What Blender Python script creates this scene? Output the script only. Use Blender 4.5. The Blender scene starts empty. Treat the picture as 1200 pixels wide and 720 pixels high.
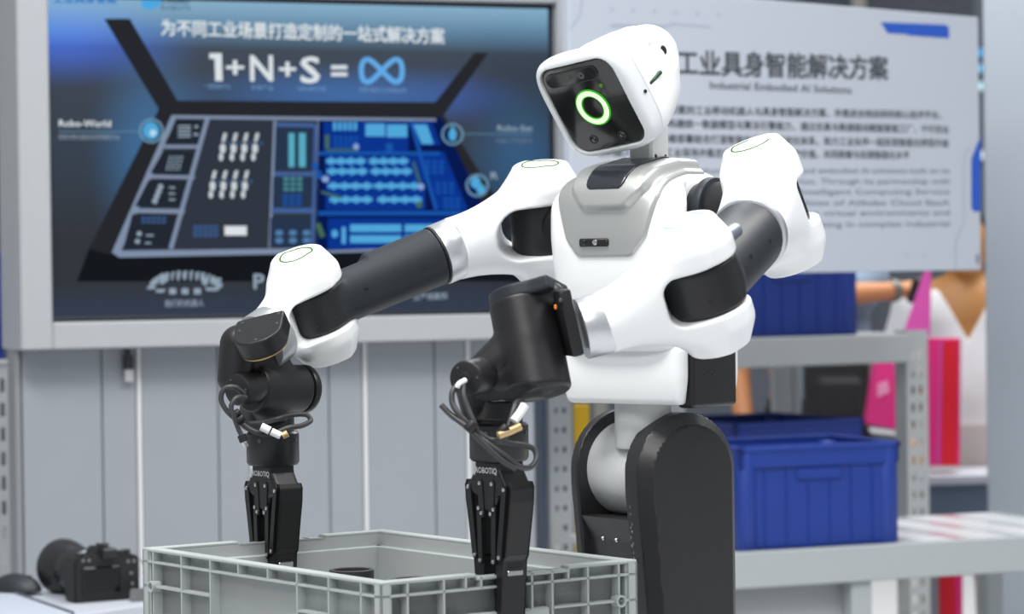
import bpy, bmesh, math, random
import numpy as np
from mathutils import Vector, Matrix

rnd = random.Random(7)
SC = bpy.context.scene
COL = SC.collection

# ------------------------------------------------------------------ camera, world, lights, exposure
FPX, HORIZON, ROLL, CAM_Z = 3400.0, 310.0, 0.013, 1.45
PITCH = math.atan((360.0 - HORIZON) / FPX)
c_f = Vector((0, math.cos(PITCH), -math.sin(PITCH)))
c_r0, c_u0 = Vector((1, 0, 0)), Vector((0, math.sin(PITCH), math.cos(PITCH)))
c_r = c_r0 * math.cos(ROLL) - c_u0 * math.sin(ROLL)
c_u = c_r0 * math.sin(ROLL) + c_u0 * math.cos(ROLL)
C_POS = Vector((0, 0, CAM_Z))

cam_data = bpy.data.cameras.new('camera')
cam_data.sensor_width = 36.0
cam_data.lens = FPX / 1200.0 * 36.0
cam_data.clip_end = 100
cam_data.dof.use_dof = True
cam_data.dof.focus_distance = 3.98
cam_data.dof.aperture_fstop = 6.0
cam = bpy.data.objects.new('camera', cam_data)
COL.objects.link(cam)
m3 = Matrix((c_r, c_u, -c_f)).transposed()
cam.matrix_world = Matrix.Translation(C_POS) @ m3.to_4x4()
SC.camera = cam

world = bpy.data.worlds.new('hall_light')
SC.world = world
world.use_nodes = True
wbg = world.node_tree.nodes['Background']
wbg.inputs[0].default_value = (0.90, 0.94, 1.0, 1)
wbg.inputs[1].default_value = 0.46


def area(name, loc, target, sx, sy, power, colour=(1, 1, 1)):
    d = bpy.data.lights.new(name, 'AREA')
    d.shape = 'RECTANGLE'
    d.size, d.size_y, d.energy, d.color = sx, sy, power, colour
    o = bpy.data.objects.new(name, d)
    COL.objects.link(o)
    o.location = loc
    o.rotation_euler = (Vector(target) - Vector(loc)).to_track_quat('-Z', 'Y').to_euler()
    return o


area('hall_lamp', (-1.2, 2.6, 5.2), (0, 4.3, 1.2), 2.4, 1.2, 225, (1.0, 0.99, 0.97))
area('hall_lamp.001', (2.4, 3.0, 5.2), (0.3, 4.6, 1.2), 2.0, 1.2, 165, (1.0, 0.99, 0.97))
area('front_fill_lamp', (-1.5, -0.5, 4.6), (0.1, 4.2, 1.2), 3.0, 1.5, 120, (1.0, 0.99, 0.98))  # soft front lamp out of view, added to fill the robot's darker undersides
area('hall_lamp.002', (0.5, 7.0, 6.0), (0.3, 7.0, 1.0), 5.0, 1.6, 200, (0.95, 0.98, 1.0))
area('hall_lamp.003', (2.6, 10.5, 5.0), (2.0, 10.0, 1.0), 3.0, 2.0, 240, (1.0, 0.98, 0.96))

SC.view_settings.view_transform = 'Standard'
SC.view_settings.look = 'None'
SC.view_settings.gamma = 1.0
SC.view_settings.use_curve_mapping = False
SC.view_settings.exposure = -0.12


# ------------------------------------------------------------------ helpers
def at(px, py, y):
    """World point seen at pixel (px, py) at distance y in front of the camera."""
    d = c_r * ((px - 600.0) / FPX) + c_u * ((360.0 - py) / FPX) + c_f
    return C_POS + d * (y / d.y)


def on_level(px, py, z):
    d = c_r * ((px - 600.0) / FPX) + c_u * ((360.0 - py) / FPX) + c_f
    return C_POS + d * ((z - CAM_Z) / d.z)


class Wall:
    """An upright plane with its own frame: x along it, y into it, z up."""
    def __init__(self, origin, deg):
        self.o = Vector((origin[0], origin[1], 0))
        a = math.radians(deg)
        self.a = a
        self.s = Vector((math.cos(a), math.sin(a), 0))
        self.n = Vector((-math.sin(a), math.cos(a), 0))

    def loc(self, px, py, off=0.0):
        d = c_r * ((px - 600.0) / FPX) + c_u * ((360.0 - py) / FPX) + c_f
        t = ((self.o + self.n * off - C_POS).dot(self.n)) / d.dot(self.n)
        p = C_POS + d * t
        return (p - self.o).dot(self.s), p.z


def lin(c):
    out = []
    for v in c:
        v = v / 255.0
        out.append(v / 12.92 if v <= 0.04045 else ((v + 0.055) / 1.055) ** 2.4)
    return tuple(out)


MATS = {}


def mat(name, rgb, rough=0.5, metal=0.0, coat=0.0, noise=0.0, scale=30.0, emit=None, estr=1.0, bump=0.0, spec=0.5):
    if name in MATS:
        return MATS[name]
    m = bpy.data.materials.new(name)
    m.use_nodes = True
    nt = m.node_tree
    b = nt.nodes['Principled BSDF']
    col = lin(rgb)
    b.inputs['Base Color'].default_value = (*col, 1)
    b.inputs['Roughness'].default_value = rough
    b.inputs['Metallic'].default_value = metal
    b.inputs['Coat Weight'].default_value = coat
    b.inputs['Coat Roughness'].default_value = 0.15
    b.inputs['Specular IOR Level'].default_value = spec
    if emit is not None:
        b.inputs['Emission Color'].default_value = (*lin(emit), 1)
        b.inputs['Emission Strength'].default_value = estr
    if noise > 0 or bump > 0:
        tc = nt.nodes.new('ShaderNodeTexCoord')
        nz = nt.nodes.new('ShaderNodeTexNoise')
        nz.inputs['Scale'].default_value = scale
        nz.inputs['Detail'].default_value = 4
        nt.links.new(tc.outputs['Object'], nz.inputs['Vector'])
        if noise > 0:
            mx = nt.nodes.new('ShaderNodeMix')
            mx.data_type = 'RGBA'
            mx.inputs[6].default_value = (*[v * (1 - noise) for v in col], 1)
            mx.inputs[7].default_value = (*[min(1, v * (1 + noise)) for v in col], 1)
            nt.links.new(nz.outputs['Fac'], mx.inputs[0])
            nt.links.new(mx.outputs[2], b.inputs['Base Color'])
        if bump > 0:
            bp = nt.nodes.new('ShaderNodeBump')
            bp.inputs['Strength'].default_value = bump
            bp.inputs['Distance'].default_value = 0.002
            nt.links.new(nz.outputs['Fac'], bp.inputs['Height'])
            nt.links.new(bp.outputs['Normal'], b.inputs['Normal'])
    MATS[name] = m
    return m


def glow(name, rgb, s=1.0):
    if name in MATS:
        return MATS[name]
    m = bpy.data.materials.new(name)
    m.use_nodes = True
    nt = m.node_tree
    nt.nodes.clear()
    e = nt.nodes.new('ShaderNodeEmission')
    e.inputs[0].default_value = (*lin(rgb), 1)
    e.inputs[1].default_value = s
    o = nt.nodes.new('ShaderNodeOutputMaterial')
    nt.links.new(e.outputs[0], o.inputs[0])
    MATS[name] = m
    return m


def thing(name, label, cat, loc=(0, 0, 0), rotz=0.0, group=None):
    o = bpy.data.objects.new(name, None)
    o.empty_display_size = 0.1
    COL.objects.link(o)
    o.location = loc
    o.rotation_euler = (0, 0, rotz)
    o['label'] = label
    o['category'] = cat
    if group:
        o['group'] = group
    return o


def tag(o, label, cat, group=None):
    o['label'] = label
    o['category'] = cat
    if group:
        o['group'] = group
    return o


def link_mesh(name, me, m, parent=None, world_pts=True):
    o = bpy.data.objects.new(name, me)
    if m is not None:
        me.materials.append(m)
    COL.objects.link(o)
    if parent is not None:
        o.parent = parent
        if world_pts:
            o.matrix_parent_inverse = WINV(parent)
    return o


def WORLD(o):
    mw = Matrix.Translation(o.location) @ o.rotation_euler.to_matrix().to_4x4()
    if o.parent is not None:
        mw = WORLD(o.parent) @ o.matrix_parent_inverse @ mw
    return mw


def WINV(o):
    return WORLD(o).inverted()


def obj(name, bm, m, parent=None, world_pts=False, smooth=False):
    me = bpy.data.meshes.new(name)
    bm.to_mesh(me)
    bm.free()
    if smooth:
        me.polygons.foreach_set('use_smooth', [True] * len(me.polygons))
        try:
            me.set_sharp_from_angle(angle=math.radians(38))
        except Exception:
            pass
    return link_mesh(name, me, m, parent, world_pts)


def add_box(bm, c, size, M=None, bev=0.0, seg=1):
    """Box at centre c with full size; M an optional 4x4 applied afterwards."""
    r = bmesh.ops.create_cube(bm, size=1.0)
    vs = r['verts']
    for v in vs:
        v.co = Vector((v.co.x * size[0] + c[0], v.co.y * size[1] + c[1], v.co.z * size[2] + c[2]))
    if bev > 0:
        es = list({e for v in vs for e in v.link_edges})
        rr = bmesh.ops.bevel(bm, geom=es, offset=bev, segments=seg, profile=0.5, affect='EDGES')
        vs = list({v for f in rr['faces'] for v in f.verts} | {v for v in vs if v.is_valid})
    if M is not None:
        for v in vs:
            v.co = M @ v.co
    return vs


def box(c, size, bev=0.0, M=None, seg=1):
    bm = bmesh.new()
    add_box(bm, c, size, M, bev, seg)
    return bm


def span(bm, x0, x1, y0, y1, z0, z1, bev=0.0):
    return add_box(bm, ((x0 + x1) / 2, (y0 + y1) / 2, (z0 + z1) / 2), (abs(x1 - x0), abs(y1 - y0), abs(z1 - z0)), None, bev)


def frame(origin, zdir, xhint=(1, 0, 0)):
    z = Vector(zdir).normalized()
    x = Vector(xhint)
    x = (x - z * x.dot(z)).normalized()
    y = z.cross(x)
    M = Matrix((x, y, z)).transposed().to_4x4()
    M.translation = Vector(origin)
    return M


def add_lathe(bm, prof, M=None, n=40):
    """prof: list of (radius, z); spun round z then moved by M."""
    rings = []
    for r, z in prof:
        ring = []
        if r < 1e-6:
            v = bm.verts.new((0, 0, z))
            ring = [v] * n
        else:
            ring = [bm.verts.new((r * math.cos(2 * math.pi * k / n), r * math.sin(2 * math.pi * k / n), z)) for k in range(n)]
        rings.append(ring)
    new = []
    for a, b in zip(rings[:-1], rings[1:]):
        for k in range(n):
            q = [a[k], a[(k + 1) % n], b[(k + 1) % n], b[k]]
            u = []
            for v in q:
                if v not in u:
                    u.append(v)
            if len(u) >= 3:
                new.append(bm.faces.new(u))
    if M is not None:
        for v in {v for r in rings for v in r}:
            v.co = M @ v.co
    bmesh.ops.recalc_face_normals(bm, faces=new)
    return new


def cyl_prof(r, z0, z1, b=0.0):
    if b <= 0:
        return [(0, z0), (r, z0), (r, z1), (0, z1)]
    return [(0, z0), (r - b, z0), (r - b * 0.3, z0 + b * 0.3), (r, z0 + b), (r, z1 - b), (r - b * 0.3, z1 - b * 0.3), (r - b, z1), (0, z1)]


def cyl(a, b, r, bev=0.0, n=40):
    a, b = Vector(a), Vector(b)
    bm = bmesh.new()
    h = (b - a).length
    hint = (1, 0, 0) if abs((b - a).normalized().x) < 0.9 else (0, 1, 0)
    add_lathe(bm, cyl_prof(r, 0, h, bev), frame(a, b - a, hint), n)
    return bm


def poly_prism(bm, pts, y0, y1, M=None):
    """pts (x, z) outline, extruded from y0 to y1."""
    a = [bm.verts.new((x, y0, z)) for x, z in pts]
    b = [bm.verts.new((x, y1, z)) for x, z in pts]
    fs = [bm.faces.new(a), bm.faces.new(b[::-1])]
    n = len(pts)
    for k in range(n):
        fs.append(bm.faces.new((a[k], b[k], b[(k + 1) % n], a[(k + 1) % n])))
    bmesh.ops.recalc_face_normals(bm, faces=fs)
    if M is not None:
        for v in a + b:
            v.co = M @ v.co


def smooth_path(pts, sub=8):
    P = [Vector(p) for p in pts]
    out = []
    n = len(P)
    for i in range(n - 1):
        p0, p1, p2, p3 = P[max(i - 1, 0)], P[i], P[i + 1], P[min(i + 2, n - 1)]
        for k in range(sub):
            t = k / sub
            out.append(0.5 * ((2 * p1) + (p2 - p0) * t + (2 * p0 - 5 * p1 + 4 * p2 - p3) * t * t + (3 * p1 - p0 - 3 * p2 + p3) * t ** 3))
    out.append(P[-1])
    return out


def add_tube(bm, path, r, n=10):
    rings = []
    prev = None
    for i, p in enumerate(path):
        t = (path[min(i + 1, len(path) - 1)] - path[max(i - 1, 0)]).normalized()
        if prev is None:
            u = t.orthogonal().normalized()
        else:
            u = (prev - t * prev.dot(t)).normalized()
        prev = u
        w = t.cross(u)
        rings.append([bm.verts.new(p + (u * math.cos(2 * math.pi * k / n) + w * math.sin(2 * math.pi * k / n)) * r) for k in range(n)])
    fs = []
    for a, b in zip(rings[:-1], rings[1:]):
        for k in range(n):
            fs.append(bm.faces.new((a[k], a[(k + 1) % n], b[(k + 1) % n], b[k])))
    fs.append(bm.faces.new(rings[0][::-1]))
    fs.append(bm.faces.new(rings[-1]))
    bmesh.ops.recalc_face_normals(bm, faces=fs)


def text_mesh(body, size, align='LEFT', bold=0.0, squeeze=1.0, depth=0.0):
    cu = bpy.data.curves.new('text', 'FONT')
    cu.body = body
    cu.size = size
    cu.align_x = align
    cu.align_y = 'CENTER'
    cu.offset = bold * size
    cu.resolution_u = 2
    cu.extrude = depth
    cu.offset = 0.0
    o = bpy.data.objects.new('text', cu)
    COL.objects.link(o)
    dg = bpy.context.evaluated_depsgraph_get()
    me = bpy.data.meshes.new_from_object(o.evaluated_get(dg))
    bpy.data.objects.remove(o)
    bpy.data.curves.remove(cu)
    me.materials.clear()
    if bold > 0:                # heavier strokes: the same glyphs laid over themselves, nudged all round
        bm = bmesh.new()
        d = bold * size
        for i, (dx, dy) in enumerate(((-d, -d), (d, -d), (-d, d), (d, d))):
            n0 = len(bm.verts)
            bm.from_mesh(me)
            bm.verts.ensure_lookup_table()
            for v in bm.verts[n0:]:
                v.co += Vector((dx, dy, i * 0.00002))
        bm.to_mesh(me)
        bm.free()
    n = len(me.vertices)
    co = np.empty(n * 3)
    me.vertices.foreach_get('co', co)
    co = co.reshape(-1, 3)
    co[:, 0] *= squeeze
    me.vertices.foreach_set('co', co.ravel())
    return me, (co[:, 0].min() if n else 0, co[:, 0].max() if n else 0, co[:, 1].min() if n else 0, co[:, 1].max() if n else 0)


# ------------------------------------------------------------------ signed distance modelling
def V(p):
    return np.array(p, dtype=float)


def smin(a, b, k):
    h = np.maximum(k - np.abs(a - b), 0.0) / k
    return np.minimum(a, b) - h * h * k * 0.25


def smax(a, b, k):
    return -smin(-a, -b, k)


def loc_pts(P, M):
    Mi = np.array(M.inverted())
    return P @ Mi[:3, :3].T + Mi[:3, 3]


def sd_cone(P, a, b, ra, rb):
    a, b = V(a), V(b)
    ab = b - a
    t = np.clip(((P - a) @ ab) / (ab @ ab), 0, 1)
    d = np.linalg.norm(P - a - t[:, None] * ab, axis=1)
    return d - (ra + (rb - ra) * t)


def sd_cyl(P, a, b, r, rr=0.004):
    a, b = V(a), V(b)
    ab = b - a
    L = np.linalg.norm(ab)
    u = ab / L
    t = (P - a) @ u
    rad = np.linalg.norm(P - a - t[:, None] * u, axis=1)
    dx = rad - (r - rr)
    dz = np.abs(t - L / 2) - (L / 2 - rr)
    return np.minimum(np.maximum(dx, dz), 0) + np.hypot(np.maximum(dx, 0), np.maximum(dz, 0)) - rr


def sd_box(Q, half, r=0.0, c=(0, 0, 0)):
    q = np.abs(Q - V(c)) - (V(half) - r)
    return np.minimum(q.max(axis=1), 0) + np.linalg.norm(np.maximum(q, 0), axis=1) - r


def sd_rect2(x, y, hx, hy, r):
    qx, qy = np.abs(x) - (hx - r), np.abs(y) - (hy - r)
    return np.minimum(np.maximum(qx, qy), 0) + np.hypot(np.maximum(qx, 0), np.maximum(qy, 0)) - r


def sd_poly2(x, y, pts):
    """Signed distance to a convex or concave 2-D polygon."""
    pts = [V(p) for p in pts]
    d = np.full(x.shape, 1e9)
    inside = np.zeros(x.shape, bool)
    n = len(pts)
    for i in range(n):
        a, b = pts[i], pts[(i + 1) % n]
        e = b - a
        wx, wy = x - a[0], y - a[1]
        t = np.clip((wx * e[0] + wy * e[1]) / (e @ e), 0, 1)
        d = np.minimum(d, np.hypot(wx - e[0] * t, wy - e[1] * t))
        c = (a[1] > y) != (b[1] > y)
        xi = a[0] + (y - a[1]) * (e[0] / e[1] if abs(e[1]) > 1e-12 else 0)
        inside ^= c & (x < xi)
    return np.where(inside, -d, d)


def mesh_sdf(name, f, lo, hi, h, m, parent=None):
    lo, hi = V(lo), V(hi)
    B = 4
    nb = np.ceil((hi - lo) / (h * B)).astype(int) + 1
    H = h * B
    ax = [lo[i] + (np.arange(nb[i]) + 0.5) * H for i in range(3)]
    G = np.stack(np.meshgrid(*ax, indexing='ij'), -1).reshape(-1, 3)
    fc = f(G).reshape(nb)
    near = np.abs(fc) < H * 2.2
    up = lambda A: A.repeat(B, 0).repeat(B, 1).repeat(B, 2)
    F = up(fc).astype(float)
    N = up(near)
    idx = np.argwhere(N)
    F[N] = f(lo + (idx + 0.5) * h)
    s = F < 0
    acc = np.zeros(tuple(d - 1 for d in F.shape) + (3,), np.float32)
    cnt = np.zeros(acc.shape[:3], np.int16)
    sh = F.shape

    def sl(o):
        return tuple(slice(o[i], sh[i] - 1 + o[i]) for i in range(3))
    for axis in range(3):
        others = [i for i in range(3) if i != axis]
        for da in (0, 1):
            for db in (0, 1):
                o0 = [0, 0, 0]
                o0[others[0]], o0[others[1]] = da, db
                o1 = list(o0)
                o1[axis] = 1
                A, Bv = F[sl(o0)], F[sl(o1)]
                cr = (A < 0) != (Bv < 0)
                ii = np.argwhere(cr)
                if len(ii) == 0:
                    continue
                a_, b_ = A[cr], Bv[cr]
                t = a_ / (a_ - b_)
                p = np.tile(np.array(o0, float), (len(ii), 1))
                p[:, axis] += t
                acc[cr] += p
                cnt[cr] += 1
    act = cnt > 0
    ids = np.full(act.shape, -1, np.int64)
    cells = np.argwhere(act)
    ids[act] = np.arange(len(cells))
    verts = lo + (cells + acc[act] / cnt[act][:, None] + 0.5) * h
    faces = []
    for axis in range(3):
        o1 = [0, 0, 0]
        o1[axis] = 1
        sA = s[tuple(slice(0, sh[i] - o1[i]) for i in range(3))]
        sB = s[tuple(slice(o1[i], sh[i]) for i in range(3))]
        cr = np.argwhere(sA != sB)
        u, w = [(1, 2), (2, 0), (0, 1)][axis]
        ok = (cr[:, u] >= 1) & (cr[:, w] >= 1) & (cr[:, u] < sh[u] - 1) & (cr[:, w] < sh[w] - 1)
        cr = cr[ok]
        if len(cr) == 0:
            continue

        def cid(du, dw):
            c = cr.copy()
            c[:, u] -= du
            c[:, w] -= dw
            return ids[c[:, 0], c[:, 1], c[:, 2]]
        q = np.stack([cid(1, 1), cid(0, 1), cid(0, 0), cid(1, 0)], 1)
        flip = ~sA[cr[:, 0], cr[:, 1], cr[:, 2]]
        q[flip] = q[flip][:, ::-1]
        faces.append(q)
    faces = np.concatenate(faces)
    faces = faces[(faces >= 0).all(1)]
    e = h * 0.25
    g = None
    for _ in range(3):
        g = np.stack([(f(verts + d) - f(verts - d)) / (2 * e) for d in (V((e, 0, 0)), V((0, e, 0)), V((0, 0, e)))], 1)
        gg = np.maximum((g * g).sum(1), 0.05)
        st = -(f(verts) / gg)[:, None] * g
        ln = np.linalg.norm(st, axis=1)
        st *= np.minimum(1, h * 0.5 / np.maximum(ln, 1e-12))[:, None]
        verts = verts + st
    me = bpy.data.meshes.new(name)
    me.vertices.add(len(verts))
    me.vertices.foreach_set('co', verts.astype(np.float32).ravel())
    me.loops.add(len(faces) * 4)
    me.loops.foreach_set('vertex_index', faces.astype(np.int32).ravel())
    me.polygons.add(len(faces))
    me.polygons.foreach_set('loop_start', np.arange(len(faces), dtype=np.int32) * 4)
    me.polygons.foreach_set('use_smooth', np.ones(len(faces), bool))
    me.update(calc_edges=True)
    me.validate()
    nr = g / np.maximum(np.linalg.norm(g, axis=1), 1e-9)[:, None]
    try:
        if len(me.vertices) == len(nr):
            me.normals_split_custom_set_from_vertices(nr.tolist())
    except Exception:
        pass
    return link_mesh(name, me, m, parent, True)


def bounds(pts, pad):
    A = np.array([V(p) for p in pts])
    return A.min(0) - pad, A.max(0) + pad

# ------------------------------------------------------------------ setting: hall floor and far wall
def struct(name, bm, m, parent=None):
    o = obj(name, bm, m, parent)
    if parent is None:
        o['kind'] = 'structure'
    return o


M_floor = mat('hall_carpet', (206, 207, 208), 0.9, noise=0.15, scale=40)
M_back = mat('hall_far_wall', (92, 98, 108), 0.8, noise=0.2, scale=1.2)
M_grey = mat('kiosk_grey', (158, 161, 164), 0.45, noise=0.03, scale=25)
M_panel = mat('panel_grey', (142, 147, 154), 0.5, noise=0.02, scale=12)
M_paneldk = mat('panel_groove', (136, 141, 149), 0.6)
M_edge = mat('profile_white', (204, 206, 208), 0.4)

floor = struct('floor', box((0, 9, -0.02), (24, 22, 0.04)), M_floor)
wall_back = struct('wall_back', box((3, 17.1, 3.0), (26, 0.2, 6.0)), M_back)
bm = bmesh.new()
for k in range(9):
    add_box(bm, (-4 + k * 1.5, 16.6, 2.9 + 0.2 * (k % 3)), (0.08, 0.08, 5.8))
for z in (2.75, 3.2, 3.9):
    add_box(bm, (3, 16.55, z), (18, 0.06, 0.10))
tr = struct('trim_1', bm, mat('truss_grey', (140, 138, 132), 0.5, 0.3))
# a light tower far away in the hall, seen through the gap beside the board
tp = at(1151, 101, 15.5)
tower = thing('light_tower', 'far slim light tower with blue lamps in the gap beside the board', 'light', (tp.x, tp.y, 0))
obj('tower_pole', cyl((0, 0.10, 0), (0, 0.10, 3.0), 0.035, 0, 16), M_back, tower, False, True)
for i, (px, py, c) in enumerate(((1150, 62, (70, 165, 225)), (1151, 80, (120, 185, 225)), (1151, 101, (190, 235, 250)), (1152, 182, (200, 215, 225)))):
    p = at(px, py, 15.5)
    Mz = Matrix.Translation((p.x - tp.x, 0, p.z)) @ Matrix.Rotation(math.radians(-90), 4, 'X')
    bm = bmesh.new()
    add_lathe(bm, [(0, 0.0), (0.024, 0.0), (0.028, 0.02), (0.02, 0.10), (0, 0.11)], Mz, 20)
    h_ = obj('lamp_housing', bm, M_back, tower, False, True)
    bm = bmesh.new()
    add_lathe(bm, [(0, -0.004), (0.022, -0.003), (0.024, 0.002), (0, 0.002)], Mz, 20)
    obj('lamp_lens', bm, glow('lamp_glow_%d' % i, c, 1.3), h_)

# ------------------------------------------------------------------ kiosk with the large screen
KW = Wall(at(58, 378, 6.45), 22.0)
kiosk = thing('display_kiosk', 'wide grey kiosk of upright panels that frames the large screen', 'kiosk', KW.o, KW.a)
k = lambda px, py, off=0.0: KW.loc(px, py, off)
S0 = k(58, 378)[0]
S1 = k(651, 362)[0]
ZB = k(58, 378)[1]
ZT = ZB + (S1 - S0) * 0.5625 * 1.065
FY = -0.035
fl, fr_ = k(22, 200, FY)[0], k(669, 200, FY)[0]
fb = k(40, 411, FY)[1]
ft = ZT + 0.10
bm = bmesh.new()
span(bm, fl, S0, FY, 0.17, fb, ft, 0.004)
obj('frame_side', bm, M_grey, kiosk)
bm = bmesh.new()
span(bm, S1, fr_, FY, 0.17, fb, ft, 0.004)
obj('frame_side', bm, M_grey, kiosk)
bm = bmesh.new()
span(bm, S0, S1, FY, 0.17, fb, ZB, 0.004)
obj('frame_sill', bm, M_grey, kiosk)
bm = bmesh.new()
span(bm, S0, S1, FY, 0.17, ZT, ft, 0.004)
obj('frame_head', bm, M_grey, kiosk)
bm = bmesh.new()
span(bm, S0, S1, 0.03, 0.17, ZB, ZT)
obj('frame_back', bm, M_paneldk, kiosk)
# lower body: upright panels between white edge profiles
PY = 0.06
pl, pr_ = k(24, 500, PY)[0], k(628, 500, PY)[0]
bm = bmesh.new()
span(bm, pl, pr_, PY + 0.02, 0.13, 0.0, fb)
obj('kiosk_carcass', bm, M_paneldk, kiosk)
cuts = [24, 161, 293, 426, 547, 628]
dark = [120, 256, 386, 510, None]
for i in range(5):
    a, b = k(cuts[i], 480, PY)[0], k(cuts[i + 1], 480, PY)[0]
    d = k(dark[i], 480, PY)[0] if dark[i] else None
    w = 0.010
    segs = [(a + (w if i else 0.004), d - 0.0012), (d + 0.0012, b - 0.002)] if d else [(a + w, b - 0.004)]
    for (u, v) in segs:
        bm = bmesh.new()
        span(bm, u, v, PY, PY + 0.025, 0.01, fb - 0.002, 0.0025)
        obj('panel', bm, M_panel, kiosk)
    if i:
        bm = bmesh.new()
        span(bm, a - 0.001, a + w - 0.001, PY - 0.004, PY + 0.02, 0.01, fb - 0.002, 0.001)
        obj('edge_profile', bm, M_edge, kiosk)
bm = bmesh.new()
span(bm, pl - 0.012, pl, PY - 0.005, 0.13, 0.0, fb)
obj('corner_post', bm, mat('post_grey', (128, 131, 134), 0.5), kiosk)

# ------------------------------------------------------------------ the screen
screen = thing('wall_screen', 'large flat screen showing a factory tray and white Chinese slogan', 'screen', (KW.o.x, KW.o.y, 0), KW.a)
BZ = 0.010


def screen_mat():
    m = bpy.data.materials.new('screen_picture')
    m.use_nodes = True
    nt = m.node_tree
    b = nt.nodes['Principled BSDF']
    b.inputs['Base Color'].default_value = (0.006, 0.007, 0.009, 1)
    b.inputs['Roughness'].default_value = 0.22
    tc = nt.nodes.new('ShaderNodeTexCoord')
    sp = nt.nodes.new('ShaderNodeSeparateXYZ')
    nt.links.new(tc.outputs['Generated'], sp.inputs[0])
    rv = nt.nodes.new('ShaderNodeValToRGB')      # colour by height, light blue towards the top
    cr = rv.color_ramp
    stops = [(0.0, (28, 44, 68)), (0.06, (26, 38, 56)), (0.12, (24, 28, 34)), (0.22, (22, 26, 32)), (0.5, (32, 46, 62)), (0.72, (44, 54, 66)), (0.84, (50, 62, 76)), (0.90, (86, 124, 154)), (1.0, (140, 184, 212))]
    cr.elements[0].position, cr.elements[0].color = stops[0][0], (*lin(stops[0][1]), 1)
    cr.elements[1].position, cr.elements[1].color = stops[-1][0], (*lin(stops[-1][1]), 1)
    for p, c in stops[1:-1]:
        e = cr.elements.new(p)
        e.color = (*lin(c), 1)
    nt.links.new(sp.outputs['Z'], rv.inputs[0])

    def blob(cx, cz, rx, rz, col, prev):
        mp = nt.nodes.new('ShaderNodeVectorMath')
        mp.operation = 'SUBTRACT'
        mp.inputs[1].default_value = (cx, 0.5, cz)
        nt.links.new(tc.outputs['Generated'], mp.inputs[0])
        ml = nt.nodes.new('ShaderNodeVectorMath')
        ml.operation = 'MULTIPLY'
        ml.inputs[1].default_value = (1 / rx, 0.0, 1 / rz)
        nt.links.new(mp.outputs[0], ml.inputs[0])
        ln = nt.nodes.new('ShaderNodeVectorMath')
        ln.operation = 'LENGTH'
        nt.links.new(ml.outputs[0], ln.inputs[0])
        mr = nt.nodes.new('ShaderNodeMapRange')
        mr.interpolation_type = 'SMOOTHSTEP'
        mr.inputs[1].default_value, mr.inputs[2].default_value = 1.0, 0.0
        nt.links.new(ln.outputs['Value'], mr.inputs[0])
        mx = nt.nodes.new('ShaderNodeMix')
        mx.data_type = 'RGBA'
        mx.blend_type = 'ADD'
        mx.inputs[7].default_value = (*lin(col), 1)
        nt.links.new(mr.outputs[0], mx.inputs[0])
        nt.links.new(prev, mx.inputs[6])
        return mx.outputs[2]
    out = rv.outputs[0]
    out = blob(0.02, 0.86, 0.30, 0.16, (30, 80, 190), out)
    out = blob(0.20, 0.52, 0.14, 0.42, (30, 92, 140), out)
    out = blob(0.58, 0.70, 0.40, 0.12, (24, 84, 150), out)
    out = blob(0.80, 0.70, 0.16, 0.12, (6, 20, 84), out)
    out = blob(0.93, 0.50, 0.14, 0.30, (30, 74, 110), out)
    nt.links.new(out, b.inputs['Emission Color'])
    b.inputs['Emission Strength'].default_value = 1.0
    return m


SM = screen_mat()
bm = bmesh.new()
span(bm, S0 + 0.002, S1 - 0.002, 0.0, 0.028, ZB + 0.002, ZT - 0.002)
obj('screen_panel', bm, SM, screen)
M_bez = mat('screen_bezel', (34, 36, 40), 0.3)
for (x0, x1, z0, z1) in ((S0, S1, ZB, ZB + BZ), (S0, S1, ZT - BZ, ZT), (S0, S0 + BZ * 0.6, ZB, ZT), (S1 - BZ, S1, ZB, ZT)):
    bm = bmesh.new()
    span(bm, x0, x1, -0.006, 0.004, z0, z1, 0.001)
    obj('bezel', bm, M_bez, screen)

layer = [0.0]


def flat(name, polys, m, parent=screen):
    """Printed/lit flat shapes on the screen, given as pixel outlines seen on its plane."""
    layer[0] += 0.00006
    bm = bmesh.new()
    for p in polys:
        vs = [bm.verts.new((*(lambda q: (q[0], -0.0004 - layer[0], q[1]))(k(x, y)),)) for x, y in p]
        try:
            f = bm.faces.new(vs)
        except ValueError:
            continue
        f.normal_update()
        if f.normal.y > 0:
            f.normal_flip()
    o = obj(name, bm, m, parent)
    if len(polys) > 1:
        o['kind'] = 'stuff'
    return o


def quad(x0, y0, x1, y1, sh=0.0):
    """Screen rectangle, sheared sideways by sh per pixel down."""
    return [(x0, y0), (x1, y0), (x1 + sh * (y1 - y0), y1), (x0 + sh * (y1 - y0), y1)]


def disc(cx, cy, rx, ry, n=20):
    return [(cx + rx * math.cos(2 * math.pi * i / n), cy + ry * math.sin(2 * math.pi * i / n)) for i in range(n)]


def line(a, b, w):
    d = Vector((b[0] - a[0], b[1] - a[1]))
    n = Vector((-d.y, d.x)).normalized() * w / 2
    return [(a[0] + n.x, a[1] + n.y), (b[0] + n.x, b[1] + n.y), (b[0] - n.x, b[1] - n.y), (a[0] - n.x, a[1] - n.y)]


def ring_q(cx, cy, r0, r1, n=24):
    o = []
    for i in range(n):
        a, b = 2 * math.pi * i / n, 2 * math.pi * (i + 1) / n
        o.append([(cx + r0 * math.cos(a), cy + r0 * math.sin(a)), (cx + r1 * math.cos(a), cy + r1 * math.sin(a)),
                  (cx + r1 * math.cos(b), cy + r1 * math.sin(b)), (cx + r0 * math.cos(b), cy + r0 * math.sin(b))])
    return o


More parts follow.
